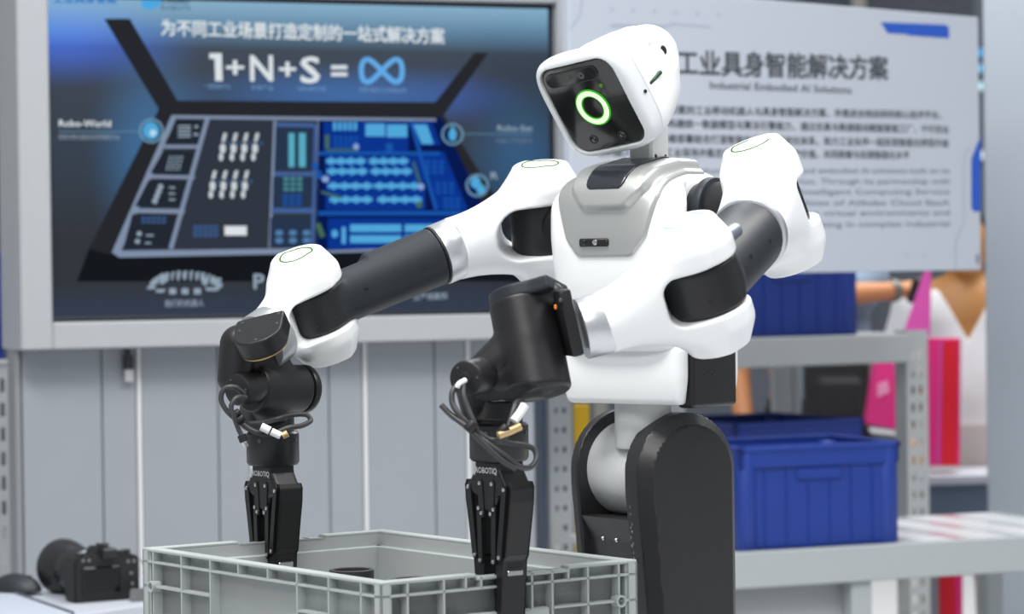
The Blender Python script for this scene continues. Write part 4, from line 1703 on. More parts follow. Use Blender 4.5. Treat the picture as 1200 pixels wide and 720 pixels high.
for side in (0, 1):
    for i, f in enumerate(lf):
        top_only = i in (4, 5)
        rib_long(f, Z2 if top_only else 0.0, CH - 0.003, side)
    for i, f in enumerate(rf):
        rib_short(f, Z2 if i in (3, 4, 7) else 0.0, CH - 0.003, side)
    xa, xb = (0, RB) if side == 0 else (W_ - RB, W_)
    span(ribs, xa, xb, 0, L_, Z2 - RT / 2, Z2 + RT / 2)
    for (a, b) in ((0, lf[3]), (lf[6], 1.0)):
        for z in (Z3, Z4, 0.004):
            span(ribs, xa, xb, a * L_, b * L_, z - RT / 2, z + RT / 2)
    ya, yb = (0, RB) if side == 0 else (L_ - RB, L_)
    span(ribs, 0, W_, ya, yb, Z2 - RT / 2, Z2 + RT / 2)
    for (a, b) in ((0, rf[2]), (rf[6], 1.0)):
        for z in (Z3, Z4, 0.004):
            span(ribs, a * W_, b * W_, ya, yb, z - RT / 2, z + RT / 2)
obj('rib_grid', ribs, M_crate, crate)
for side in (0, 1):
    for f in (lf[8], 1 - lf[8]) if False else (lf[8],):
        bm = annulus(Matrix.Translation((-0.001 if side == 0 else W_ + 0.001, f * L_, Z3)) @ Matrix.Rotation(math.radians(90), 4, 'Y'), 0.0055, 0.0080, -0.004, 0.010, 24)
        obj('pin_socket', bm, M_crate, crate, False, True)
    f = rf[9]
    bm = annulus(Matrix.Translation((f * W_, -0.001 if side == 0 else L_ + 0.001, Z3)) @ Matrix.Rotation(math.radians(90), 4, 'X'), 0.0055, 0.0080, -0.010, 0.004, 24)
    obj('pin_socket', bm, M_crate, crate, False, True)
    bm = bmesh.new()
    y0, y1 = (-0.001, RB) if side == 0 else (L_ - RB, L_ + 0.001)
    span(bm, rf[2] * W_ + 0.01, rf[6] * W_ - 0.004, y0, y1, Z3 - 0.012, Z3 + 0.002, 0.003)
    obj('hand_grip', bm, M_crate, crate)

# black tubes standing in the crate
M_tube = mat('black_tube', (44, 42, 44), 0.5)
for i, (px, py, d, r) in enumerate(((412, 668, 3.86, 0.0300), (484, 679, 3.84, 0.0300))):
    p = at(px, py, d)
    h = p.z - TABLE_Z - 0.006
    bm = bmesh.new()
    add_lathe(bm, [(r, 0), (r, h), (r - 0.003, h + 0.001), (r - 0.006, h), (r - 0.006, 0.004), (r, 0)], Matrix.Translation((p.x, p.y, TABLE_Z + 0.006)), 40)
    o = obj('black_tube', bm, M_tube, None, False, True)
    tag(o, ['black tube with its open round end showing inside the grey crate', 'black tube beside the first, only its dark rim showing in the crate'][i], 'tube', 'black tubes in the grey crate')

# work table under the crate
M_top = mat('table_white', (182, 187, 196), 0.5)
M_leg = mat('table_steel', (150, 153, 156), 0.4, 0.5)
cc = CN + c_l * 0.3 + c_w * 0.2
tb_ = thing('work_table', 'white topped steel work table under the grey crate', 'table', (cc.x, cc.y, 0), math.atan2(c_w.y, c_w.x))
obj('table_top', box((-0.02, 0, TABLE_Z - 0.015), (0.48, 0.72, 0.03), 0.003), M_top, tb_)
for sx in (-1, 1):
    for sy in (-1, 1):
        obj('leg', box((-0.02 + sx * 0.21, sy * 0.33, (TABLE_Z - 0.03) / 2), (0.035, 0.035, TABLE_Z - 0.03), 0.003), M_leg, tb_)

# ------------------------------------------------------------------ white desk with the camera and mouse
DZ = 0.775
p1, p2 = on_level(86, 722, DZ), on_level(178, 708, DZ)
da = math.atan2((p2 - p1).y, (p2 - p1).x)
dk = thing('white_desk', 'white desk in front of the kiosk carrying the black camera', 'desk', (p1.x, p1.y, 0), da)
back = on_level(60, 689, DZ)
rel = back - p1
ddir = Vector((math.cos(da), math.sin(da), 0))
dn = Vector((-math.sin(da), math.cos(da), 0))
depth = rel.dot(dn)
obj('desk_top', box((0.0, depth / 2, DZ - 0.0125), (1.3, depth, 0.025), 0.002), M_top, dk)
obj('desk_edge', box((0.0, 0.006, DZ - 0.045), (1.28, 0.012, 0.04), 0.001), mat('desk_edge', (170, 174, 178), 0.5), dk)
for sx in (-1, 1):
    for sy in (0.04, depth - 0.04):
        obj('leg', box((sx * 0.6, sy, (DZ - 0.025) / 2), (0.04, 0.04, DZ - 0.025), 0.003), M_leg, dk)
# thin desk mat under the mouse
q = [on_level(-70, 700, DZ), on_level(18, 699, DZ), on_level(84, 722, DZ), on_level(40, 760, DZ), on_level(-90, 760, DZ)]
bm = bmesh.new()
a = [bm.verts.new((v.x, v.y, DZ + 0.0012)) for v in q]
b = [bm.verts.new((v.x, v.y, DZ + 0.0060)) for v in q]
bm.faces.new(a)
bm.faces.new(b)
for i in range(len(q)):
    bm.faces.new((a[i], a[(i + 1) % len(q)], b[(i + 1) % len(q)], b[i]))
bmesh.ops.recalc_face_normals(bm, faces=bm.faces)
o = obj('desk_mat', bm, mat('mat_grey_edge', (174, 181, 194), 0.6))
tag(o, 'thin pale desk mat at the lower left corner under the mouse', 'desk mat')
bm = bmesh.new()
add_tube(bm, [Vector((v.x, v.y, DZ + 0.004)) for v in (q[1], q[2])], 0.0060, 8)
e = obj('mat_edge_shade', bm, mat('mat_edge_shade', (78, 86, 100), 0.7), o, True)  # dark line of shade in the gap beside the mat, added as a tube

# mouse
mp = at(19, 697, (on_level(14, 697, DZ)).y)
MM_ = Matrix.Translation((mp.x, mp.y, DZ + 0.006)) @ Matrix.Rotation(math.radians(-28), 4, 'Z')


def mouse_sd(P):
    Q = loc_pts(P, MM_)
    x = Q[:, 0]
    hz = 0.040 * np.sqrt(np.clip(1 - ((x + 0.008) / 0.068) ** 2, 0.0, 1)) * (1.0 - 3.5 * np.clip(x, 0, 0.06))
    d = (np.sqrt((x / 0.062) ** 2 + (Q[:, 1] / 0.034) ** 2 + (np.maximum(Q[:, 2], 0) / 0.038) ** 2) - 1) * 0.030
    return smax(d, -Q[:, 2], 0.004)


o = mesh_sdf('computer_mouse', mouse_sd, *bounds([MM_ @ Vector((a, b, c)) for a in (-0.07, 0.07) for b in (-0.04, 0.04) for c in (0, 0.045)], 0.01), 0.003, mat('mouse_black', (34, 37, 42), 0.5))
tag(o, 'black computer mouse resting at the left end of the desk', 'mouse')
bm = bmesh.new()
add_box(bm, (0.030, 0, 0.030), (0.020, 0.006, 0.010), MM_, 0.002)
obj('scroll_wheel', bm, M_deep, o, True)

# camera lying on the desk, lens pointing away to the left
cp = on_level(128, 705, DZ)
PX = cp.y / FPX
cmr = thing('photo_camera', 'black photo camera with big lens hood standing on the white desk', 'camera', (cp.x, cp.y, DZ + 0.0005), math.radians(31))
cmr.scale = (1.07, 1.07, 1.07)
M_cam = mat('camera_black', (19, 19, 21), 0.5, noise=0.1, scale=200, bump=0.2)
M_camgl = mat('camera_satin', (30, 31, 33), 0.35)
# local: x along the back (left to right), y away from us, z up
bm = bmesh.new()
poly_prism(bm, [(-0.070, 0.004), (-0.066, 0.0), (0.058, 0.0), (0.064, 0.006), (0.064, 0.078), (0.055, 0.086), (0.024, 0.086), (0.018, 0.100), (-0.020, 0.104), (-0.028, 0.088), (-0.062, 0.086), (-0.070, 0.078)], 0.0, 0.052)
bmesh.ops.bevel(bm, geom=list(bm.edges), offset=0.003, segments=2, affect='EDGES')
body = obj('camera_body', bm, M_cam, cmr, False, True)
bm = bmesh.new()
add_box(bm, (0.052, 0.045, 0.044), (0.030, 0.050, 0.080), None, 0.010, 3)
obj('hand_grip', bm, M_cam, body, False, True)
obj('rear_display', box((-0.016, -0.002, 0.040), (0.076, 0.006, 0.054), 0.003), mat('display_black', (12, 12, 14), 0.15), body)
obj('eyepiece', box((-0.001, -0.006, 0.091), (0.030, 0.014, 0.020), 0.003), M_camgl, body)
obj('hot_shoe', box((-0.002, 0.024, 0.106), (0.020, 0.020, 0.005), 0.001), M_camgl, body)
for (x, y, r, h) in ((0.046, 0.026, 0.0095, 0.008), (0.030, 0.012, 0.0075, 0.008), (-0.050, 0.024, 0.009, 0.006)):
    bm = bmesh.new()
    add_lathe(bm, [(0, 0), (r, 0), (r, h - 0.001), (r - 0.001, h), (0, h)], Matrix.Translation((x, y, 0.086)), 20)
    obj('control_dial', bm, M_camgl, body, False, True)
for (x, z) in ((0.040, 0.073), (0.052, 0.073), (0.046, 0.050), (0.048, 0.030), (-0.052, 0.080), (-0.040, 0.080)):
    bm = bmesh.new()
    add_lathe(bm, [(0, 0), (0.0035, 0), (0.003, 0.002), (0, 0.002)], Matrix.Translation((x, 0.0, z)) @ Matrix.Rotation(math.radians(90), 4, 'X'), 12)
    obj('button', bm, mat('button_grey', (120, 122, 124), 0.4, 0.4), body, False, True)
LZ = Matrix.Translation((-0.012, 0.050, 0.050)) @ Matrix.Rotation(math.radians(-90), 4, 'X')
bm = bmesh.new()
add_lathe(bm, [(0, 0), (0.036, 0), (0.036, 0.010), (0.040, 0.014), (0.041, 0.050), (0.042, 0.052), (0.042, 0.085), (0.041, 0.110), (0, 0.110)], LZ, 48)
ln_ = obj('camera_lens', bm, M_camgl, cmr, False, True)
bm = bmesh.new()
add_lathe(bm, [(0.0415, 0.098), (0.050, 0.112), (0.055, 0.150), (0.0535, 0.150), (0.048, 0.113), (0.0415, 0.100)], LZ, 48)
obj('lens_hood', bm, mat('hood_black', (32, 33, 35), 0.35), ln_, False, True)
bm = bmesh.new()
add_lathe(bm, [(0.0405, 0.016), (0.0422, 0.018), (0.0422, 0.026), (0.0405, 0.028)], LZ, 48)
obj('lens_ring', bm, mat('lens_ring_silver', (150, 160, 168), 0.3, 0.7), ln_, False, True)
bm = bmesh.new()
path = smooth_path([Vector((0.066, 0.03, 0.078)), Vector((0.078, 0.02, 0.070)), Vector((0.086, -0.005, 0.040)), Vector((0.080, -0.03, 0.012)), Vector((0.062, -0.045, 0.004)), Vector((0.040, -0.048, 0.003)), Vector((0.022, -0.045, 0.003))], 8)
rv = []
for i, p in enumerate(path):
    w = 0.012
    up = Vector((0.25, 0.35, 0.9)) if i > 14 else Vector((0.1, 1, 0.2))
    rv.append((bm.verts.new(p - up.normalized() * 0.001), bm.verts.new(p + up.normalized() * w * 2)))
for (a, b), (c, d) in zip(rv[:-1], rv[1:]):
    bm.faces.new((a, b, d, c))
bmesh.ops.solidify(bm, geom=list(bm.faces), thickness=0.002)
obj('camera_strap', bm, mat('strap_grey', (122, 124, 126), 0.7), cmr, False, True)
obj('strap_mark', box((0.083, 0.0, 0.050), (0.004, 0.012, 0.010), 0.001), mat('strap_orange', (210, 150, 40), 0.6), cmr)

# ------------------------------------------------------------------ display board
BW = Wall(at(668, 150, 6.62), 44.0)
bl = lambda px, py, off=0.0: BW.loc(px, py, off)
board = thing('display_board', 'pale blue-grey board printed with Chinese and English text behind the robot', 'board', BW.o, BW.a)
M_board = mat('board_face', (176, 183, 194), 0.6)
b0, b1 = bl(668, 150)[0], bl(1148, 150)[0]
zb, zt = bl(1148, 316.5)[1], bl(1148, 20.5)[1]
obj('board_sheet', box(((b0 + b1) / 2, 0.012, (zb + zt) / 2), (b1 - b0, 0.024, zt - zb), 0.002), M_board, board)
for px in (720, 872):
    sx = bl(px, 100)[0]
    obj('hanging_rod', cyl((sx, 0.012, zt - 0.02), (sx, 0.012, 4.6), 0.008, 0, 12), M_leg, board, False, True)
M_ink = mat('board_ink', (62, 66, 74), 0.6)
M_inkl = mat('board_ink_grey', (112, 120, 136), 0.6)
M_bluep = mat('board_blue', (30, 80, 178), 0.5)
M_deco = mat('board_line', (150, 160, 178), 0.6)


def on_board(name, polys, m, off=-0.0006):
    bm = bmesh.new()
    for p in polys:
        vs = [bm.verts.new((bl(x, y)[0], off, bl(x, y)[1])) for x, y in p]
        f = bm.faces.new(vs)
        f.normal_update()
        if f.normal.y > 0:
            f.normal_flip()
    o = obj(name, bm, m, board)
    if len(polys) > 1:
        o['kind'] = 'stuff'
    return o


print_text(BW, board, 'board_title', '工业具身智能解决方案', 793, 1041, 73, 80, 32, M_ink, 0.022, -0.001)
print_text(BW, board, 'board_subtitle', 'Industrial Embodied AI Solutions', 832, 998, 99.5, 105.5, 13, M_ink, 0.006, -0.001)
L = [('我们依托多年深耕积累的工业移动机器人与具身智能解决方案，并推进全栈自研的核心技术平台，', 1103, 127, 135),
     ('以智能制造为核心构建统一数据模型与算法引擎能力，通过仿真与数据驱动赋能智能工厂、千行百业', 1112, 143, 152),
     ('通过云端训练与边缘部署结合打造智能体闭环持续进化体系，助力工业伙伴一起实现智能化转型升级', 1112, 161, 168),
     ('让机器人真正走进工业现场并稳定运行创造可持续的生产价值，共同探索与实践智能化水平', 1066, 178, 182)]
for t, xe, y0, y1 in L:
    o = print_text(BW, board, 'board_line', t, 700, xe, y0, y1, 11.5, M_ink, 0.012, -0.001)
    o['kind'] = 'stuff'
E6 = [('Building on years of industrial mobile robots and embodied AI solutions built on its', 1113, 201, 201),
      ('own platform, we serve diverse scenarios. Through its partnership with', 1113, 213.5, 213.5),
      ('cloud providers, using the Lingjun Intelligent Computing Service', 1113, 226.5, 225.5),
      ('and the simulation capabilities of Alibaba Cloud EasA', 1113, 239, 238.5),
      ('for training of high-precision virtual environments and', 1113, 252, 250),
      ('faster decision making in complex industrial', 1113, 265, 263)]
for t, xe, y0, y1 in E6:
    o = print_text(BW, board, 'board_line', t, 704 if len(t) > 60 else 770 if len(t) > 50 else 845, xe, y0, y1, 9.6, M_inkl, 0.004, -0.001)
    o['kind'] = 'stuff'
on_board('blue_badge', [[(1032, 26), (1108, 29), (1112, 32), (1112, 45), (1064, 41.5), (1062, 40), (1040, 39)]], M_bluep)
on_board('blue_badge', [[(1149, 160), (1149, 248), (1141, 248), (1138, 243), (1138, 186), (1147, 164)]], M_bluep, -0.0008)
on_board('printed_line', [line((668, 34), (680, 18), 1.3), line((680, 18), (682, -6), 1.3), line((715, 30), (780, 31), 2.6), line((780, 31), (790, 28), 1.6), line((790, 28), (834, 32), 1.3), line((1138, 172), (1130, 180), 1.2), line((1130, 180), (1129, 262), 1.0), line((1129, 262), (1120, 283), 1.0), line((1120, 283), (1120, 316), 1.0)], M_deco)
on_board('printed_dot', [disc(717 + 25 * i, 11 + 1.3 * i, 1.6, 2.2, 10) for i in range(6)] + [disc(1063, 299, 1.6, 2, 8), disc(1083, 300, 1.6, 2, 8)], M_deco)
on_board('printed_mark', [quad(1143.5, 298, 1147, 309)], M_inkl)


# ------------------------------------------------------------------ perforated racks
M_rack = mat('rack_grey', (176, 180, 180), 0.45, 0.15, noise=0.03, scale=20)
M_hole = mat('rack_hole', (120, 126, 126), 0.6)


def upright(parent, x, y, w, d, z0, z1, pitch=0.05, slot=(0.012, 0.024)):
    """Perforated angle post: two flanges with slots punched through the front one."""
    bm = bmesh.new()
    t = 0.003
    cols = (0.33, 0.67)
    n = int((z1 - z0) / pitch)
    # front flange made of bars round the slots so that the holes are open
    xs = [x]
    for c in cols:
        xs += [x + w * c - slot[0] / 2, x + w * c + slot[0] / 2]
    xs.append(x + w)
    for i in range(0, len(xs), 2):
        span(bm, xs[i], xs[i + 1], y, y + t, z0, z1)
    for c in cols:
        zc = z0
        for i in range(n):
            s0 = z0 + pitch * (i + 0.5) - slot[1] / 2
            span(bm, x + w * c - slot[0] / 2, x + w * c + slot[0] / 2, y, y + t, zc, s0)
            zc = s0 + slot[1]
        span(bm, x + w * c - slot[0] / 2, x + w * c + slot[0] / 2, y, y + t, zc, z1)
    span(bm, x, x + t, y, y + d, z0, z1)
    return obj('upright', bm, M_rack, parent)


RW = Wall(at(1075, 395, 8.3), 30.0)
rk = thing('storage_rack', 'tall grey perforated steel rack with blue tubs behind the display board', 'rack', RW.o, RW.a)
x_l = RW.loc(780, 395)[0]
x_r0, x_r1 = RW.loc(1062, 500)[0], RW.loc(1088, 500)[0]
z_s = RW.loc(1075, 391)[1]
RD = 0.55
rail_h = RW.loc(1075, 391)[1] - RW.loc(1075, 424)[1]
upright(rk, x_r0, 0.0, x_r1 - x_r0, 0.05, 0.0, z_s + 0.01)
upright(rk, x_l, 0.0, 0.06, 0.05, 0.0, z_s + 0.9)
u3a, u3b = RW.loc(906, 460, RD)[0], RW.loc(922, 460, RD)[0]
for (xa, xb) in ((u3a, u3b), (RW.loc(928, 460, RD)[0], RW.loc(936, 460, RD)[0])):
    obj('rear_post', box(((xa + xb) / 2, RD, (z_s) / 2), (xb - xa, 0.03, z_s), 0.002), M_rack, rk)
obj('shelf_rail', box(((x_l + x_r0) / 2, -0.002, z_s - rail_h / 2), (x_r0 - x_l, 0.035, rail_h), 0.003), M_rack, rk)
obj('shelf_board', box(((x_l + x_r1) / 2, RD / 2 + 0.02, z_s - 0.006), (x_r1 - x_l, RD, 0.012), 0.001), M_rack, rk)
zl = 0.62
obj('shelf_board', box(((x_l + x_r1) / 2, RD / 2 + 0.02, zl), (x_r1 - x_l, RD, 0.012), 0.001), M_rack, rk)
obj('shelf_rail', box(((x_l + x_r0) / 2, -0.002, zl - 0.03), (x_r0 - x_l, 0.035, 0.06), 0.003), M_rack, rk)

# upright of a second rack seen between the kiosk and the robot, with yellow boards behind it
R2 = Wall(at(655, 540, 7.4), 22.0)
rk2 = thing('narrow_rack', 'narrow grey perforated post and yellow boards just left of the robot column', 'rack', R2.o, R2.a)
ua0, ua1 = R2.loc(643, 540)[0], R2.loc(671, 540)[0]
upright(rk2, ua0, 0.0, ua1 - ua0, 0.05, 0.0, 1.35, 0.05, (0.010, 0.014))
obj('rear_post', box((ua0 - 0.006, 0.04, 0.675), (0.012, 0.05, 1.35), 0.001), mat('post_dark', (84, 98, 118), 0.5), rk2)
obj('rear_post', box((ua1 + 0.010, 0.06, 0.675), (0.020, 0.05, 1.35), 0.001), mat('post_dark', (84, 98, 118), 0.5), rk2)
yz = R2.loc(640, 500)[1]
M_yel = mat('yellow_board', (232, 186, 22), 0.5)
for (xa, xb, zt_) in ((R2.loc(626, 540, 0.12)[0], R2.loc(640, 540, 0.12)[0], yz), (R2.loc(668, 540, 0.12)[0], R2.loc(690, 540, 0.12)[0], R2.loc(680, 477)[1])):
    obj('yellow_board', box(((xa + xb) / 2, 0.12, zt_ / 2), (xb - xa, 0.02, zt_), 0.002), M_yel, rk2)

# third rack at the left edge of the picture
R3 = Wall(at(6, 430, 7.1), 22.0)
rk3 = thing('corner_rack', 'grey perforated rack post at the far left edge with a blue tub on it', 'rack', R3.o, R3.a)
va, vb = R3.loc(-16, 500)[0], R3.loc(13, 500)[0]
upright(rk3, va, 0.0, vb - va, 0.05, 0.0, R3.loc(6, 428)[1], 0.06, (0.011, 0.034))
z3 = R3.loc(4, 428)[1]
obj('shelf_board', box(((va + vb) / 2 - 0.25, 0.22, z3 + 0.006), (vb - va + 0.5, 0.45, 0.012), 0.001), M_rack, rk3)
upright(rk3, va - 0.5, 0.0, 0.05, 0.05, 0.0, z3)
for sx in (va - 0.45, vb - 0.03):
    obj('rear_post', box((sx, 0.42, z3 / 2), (0.03, 0.03, z3), 0.002), M_rack, rk3)


# ------------------------------------------------------------------ blue tubs
def tub_mat():
    m = mat('tub_blue', (14, 48, 130), 0.45, noise=0.08, scale=9)
    return m


M_tub = tub_mat()


def make_tub(name, label, origin, deg, w, d, h, group='blue plastic tubs'):
    t = thing(name, label, 'tub', origin, math.radians(deg), group)
    r = 0.018
    bm = bmesh.new()
    tt = 0.004
    tp = 0.012
    for (x0, x1, y0, y1) in ((tp, w - tp, tp, tp + tt), (tp, w - tp, d - tp - tt, d - tp), (tp, tp + tt, tp, d - tp), (w - tp - tt, w - tp, tp, d - tp)):
        span(bm, x0, x1, y0, y1, 0.0, h - 0.004)
    span(bm, tp, w - tp, tp, d - tp, 0, 0.006)
    obj('tub_wall', bm, M_tub, t)
    bm = bmesh.new()
    for (x0, x1, y0, y1) in ((0, w, 0, tp + tt), (0, w, d - tp - tt, d), (0, tp + tt, 0, d), (w - tp - tt, w, 0, d)):
        span(bm, x0, x1, y0, y1, h - 0.014, h, 0.002)
        span(bm, x0 + 0.004, x1 - 0.004, y0 + 0.004, y1 - 0.004, h - 0.050, h - 0.014)
    obj('tub_rim', bm, M_tub, t)
    bm = bmesh.new()
    n = 7
    for i in range(n + 1):
        x = 0.012 + (w - 0.028) * i / n
        span(bm, x, x + 0.004, 0.009, 0.014, 0.0, h - 0.016)
        span(bm, x, x + 0.004, d - 0.014, d - 0.004, 0.0, h - 0.016)
    m_ = max(4, int(n * d / w))
    for i in range(m_ + 1):
        y = 0.012 + (d - 0.028) * i / m_
        span(bm, 0.004, 0.014, y, y + 0.004, 0.0, h - 0.016)
        span(bm, w - 0.014, w - 0.004, y, y + 0.004, 0.0, h - 0.016)
    obj('rib_grid', bm, M_tub, t)
    for (cx, cy) in ((0.028, 0.028), (w - 0.028, 0.028), (0.028, d - 0.028), (w - 0.028, d - 0.028)):
        obj('corner_post', cyl((cx, cy, 0), (cx, cy, h - 0.014), 0.026, 0.003, 24), M_tub, t, False, True)
    bm = bmesh.new()
    span(bm, w * 0.36, w * 0.64, 0.0055, 0.013, h - 0.085, h - 0.055, 0.004)
    obj('hand_grip', bm, M_tub, t)
    return t


# bench in front of the rack
BZ_ = 0.766
HW = Wall(on_level(1030, 639, BZ_), 23.0)
bench = thing('grey_bench', 'long grey bench with a white top holding a blue tub on the right', 'bench', HW.o, HW.a)
hx0, hx1 = HW.loc(800, 650)[0], HW.loc(1330, 620)[0]
hh = HW.loc(1030, 639)[1] - HW.loc(1030, 681)[1]
HD = 0.62
M_bench = mat('bench_grey', (157, 163, 165), 0.5, noise=0.02, scale=15)
obj('bench_apron', box(((hx0 + hx1) / 2, 0.015, BZ_ - hh / 2), (hx1 - hx0, 0.03, hh), 0.003), M_bench, bench)
M_btop = mat('bench_top', (206, 210, 214), 0.16, 0, 0.4)
obj('bench_top', box(((hx0 + hx1) / 2, HD / 2 + 0.03, BZ_ - 0.012), (hx1 - hx0, HD, 0.02), 0.001), M_btop, bench)
xl = HW.loc(1014, 700)[0]
obj('bench_leg', box((xl, 0.04, (BZ_ - hh) / 2), (0.055, 0.05, BZ_ - hh), 0.003), M_bench, bench)
obj('bench_panel', box(((hx0 + xl) / 2, 0.075, (BZ_ - hh) / 2), (xl - hx0, 0.02, BZ_ - hh), 0.002), mat('bench_panel', (150, 153, 154), 0.6), bench)
for sx in (hx0 + 0.05, hx1 - 0.05):
    for sy in (0.06, HD - 0.03):
        obj('bench_leg', box((sx, sy, (BZ_ - 0.03) / 2), (0.05, 0.05, BZ_ - 0.03), 0.003), M_bench, bench)
xs0 = HW.loc(1070, 620)[0]
for i in range(4):  # reflections on the flat glossy top, laid on as thin white strips
    obj('reflection_strip', box((xs0 + 0.10 + i * 0.15, HD / 2 + 0.03, BZ_ - 0.0016), (0.085, HD - 0.03, 0.0016), 0.0004), M_edge, bench)

f0 = HW.loc(868, 640, 0.03)
f1 = HW.loc(1057, 632, 0.03)
W1 = HW.o + HW.s * f0[0] + HW.n * 0.03
tub_h = HW.loc(1057, 517, 0.03)[1] - BZ_
make_tub('blue_tub', 'large blue tub standing on the grey bench right of the robot', (W1.x, W1.y, BZ_), 23.0, f1[0] - f0[0], 0.34, tub_h)
g0, g1 = RW.loc(862, 520, 0.03)[0], RW.loc(1014, 505, 0.03)[0]
W2 = RW.o + RW.s * g0 + RW.n * 0.03
ztop = RW.loc(1014, 490, 0.03)[1]
make_tub('blue_tub', 'blue tub behind the bench tub with only its upper rim showing', (W2.x, W2.y, zl + 0.006), 30.0, g1 - g0, 0.45, ztop - zl - 0.006)
e0, e1 = RW.loc(850, 360, 0.05)[0], RW.loc(1008, 360, 0.05)[0]
W3 = RW.o + RW.s * e0 + RW.n * 0.05
make_tub('blue_tub', 'blue tub on the upper rack shelf just under the display board', (W3.x, W3.y, z_s), 30.0, e1 - e0, 0.40, 0.24)
W4 = R3.o + R3.s * (R3.loc(7, 360, 0.03)[0] - 0.40) + R3.n * 0.03
make_tub('blue_tub', 'blue tub at the far left edge beside the kiosk', (W4.x, W4.y, z3 + 0.012), 22.0, 0.40, 0.30, 0.27)

# grey column at the right edge
pc0 = at(1155, 360, 8.6)
PWL = Wall(pc0, -13.0)
bm = bmesh.new()
span(bm, 0, 0.9, 0, 0.5, 0, 3.6, 0.004)
wr = obj('wall_right', bm, mat('column_metal', (162, 170, 179), 0.34, 0.35))
wr.location = PWL.o
wr.rotation_euler = (0, 0, PWL.a)
wr['kind'] = 'structure'

# white table far back between rack and column
FT = Wall(at(1120, 563, 9.3), 10.0)
ftz = FT.loc(1120, 563)[1]
ft_ = thing('white_table', 'white table with a dark front far back beside the grey column', 'table', FT.o, FT.a)
obj('table_top', box((0.2, 0.17, ftz), (0.62, 0.34, 0.03), 0.003), M_top, ft_)
obj('table_front', box((0.2, 0.03, ftz - 0.066), (0.60, 0.02, 0.10), 0.002), mat('table_front', (92, 106, 124), 0.6), ft_)
for sx in (-0.07, 0.47):
    for sy in (0.05, 0.31):
        obj('leg', box((sx, sy, (ftz - 0.015) / 2), (0.04, 0.04, ftz - 0.015), 0.003), M_leg, ft_)


# ------------------------------------------------------------------ people at the back
M_skin = mat('skin', (190, 128, 84), 0.5, noise=0.05, scale=20)
M_skin2 = mat('skin_tan', (176, 122, 66), 0.5, noise=0.05, scale=20)
M_hair = mat('hair_black', (28, 24, 22), 0.5)


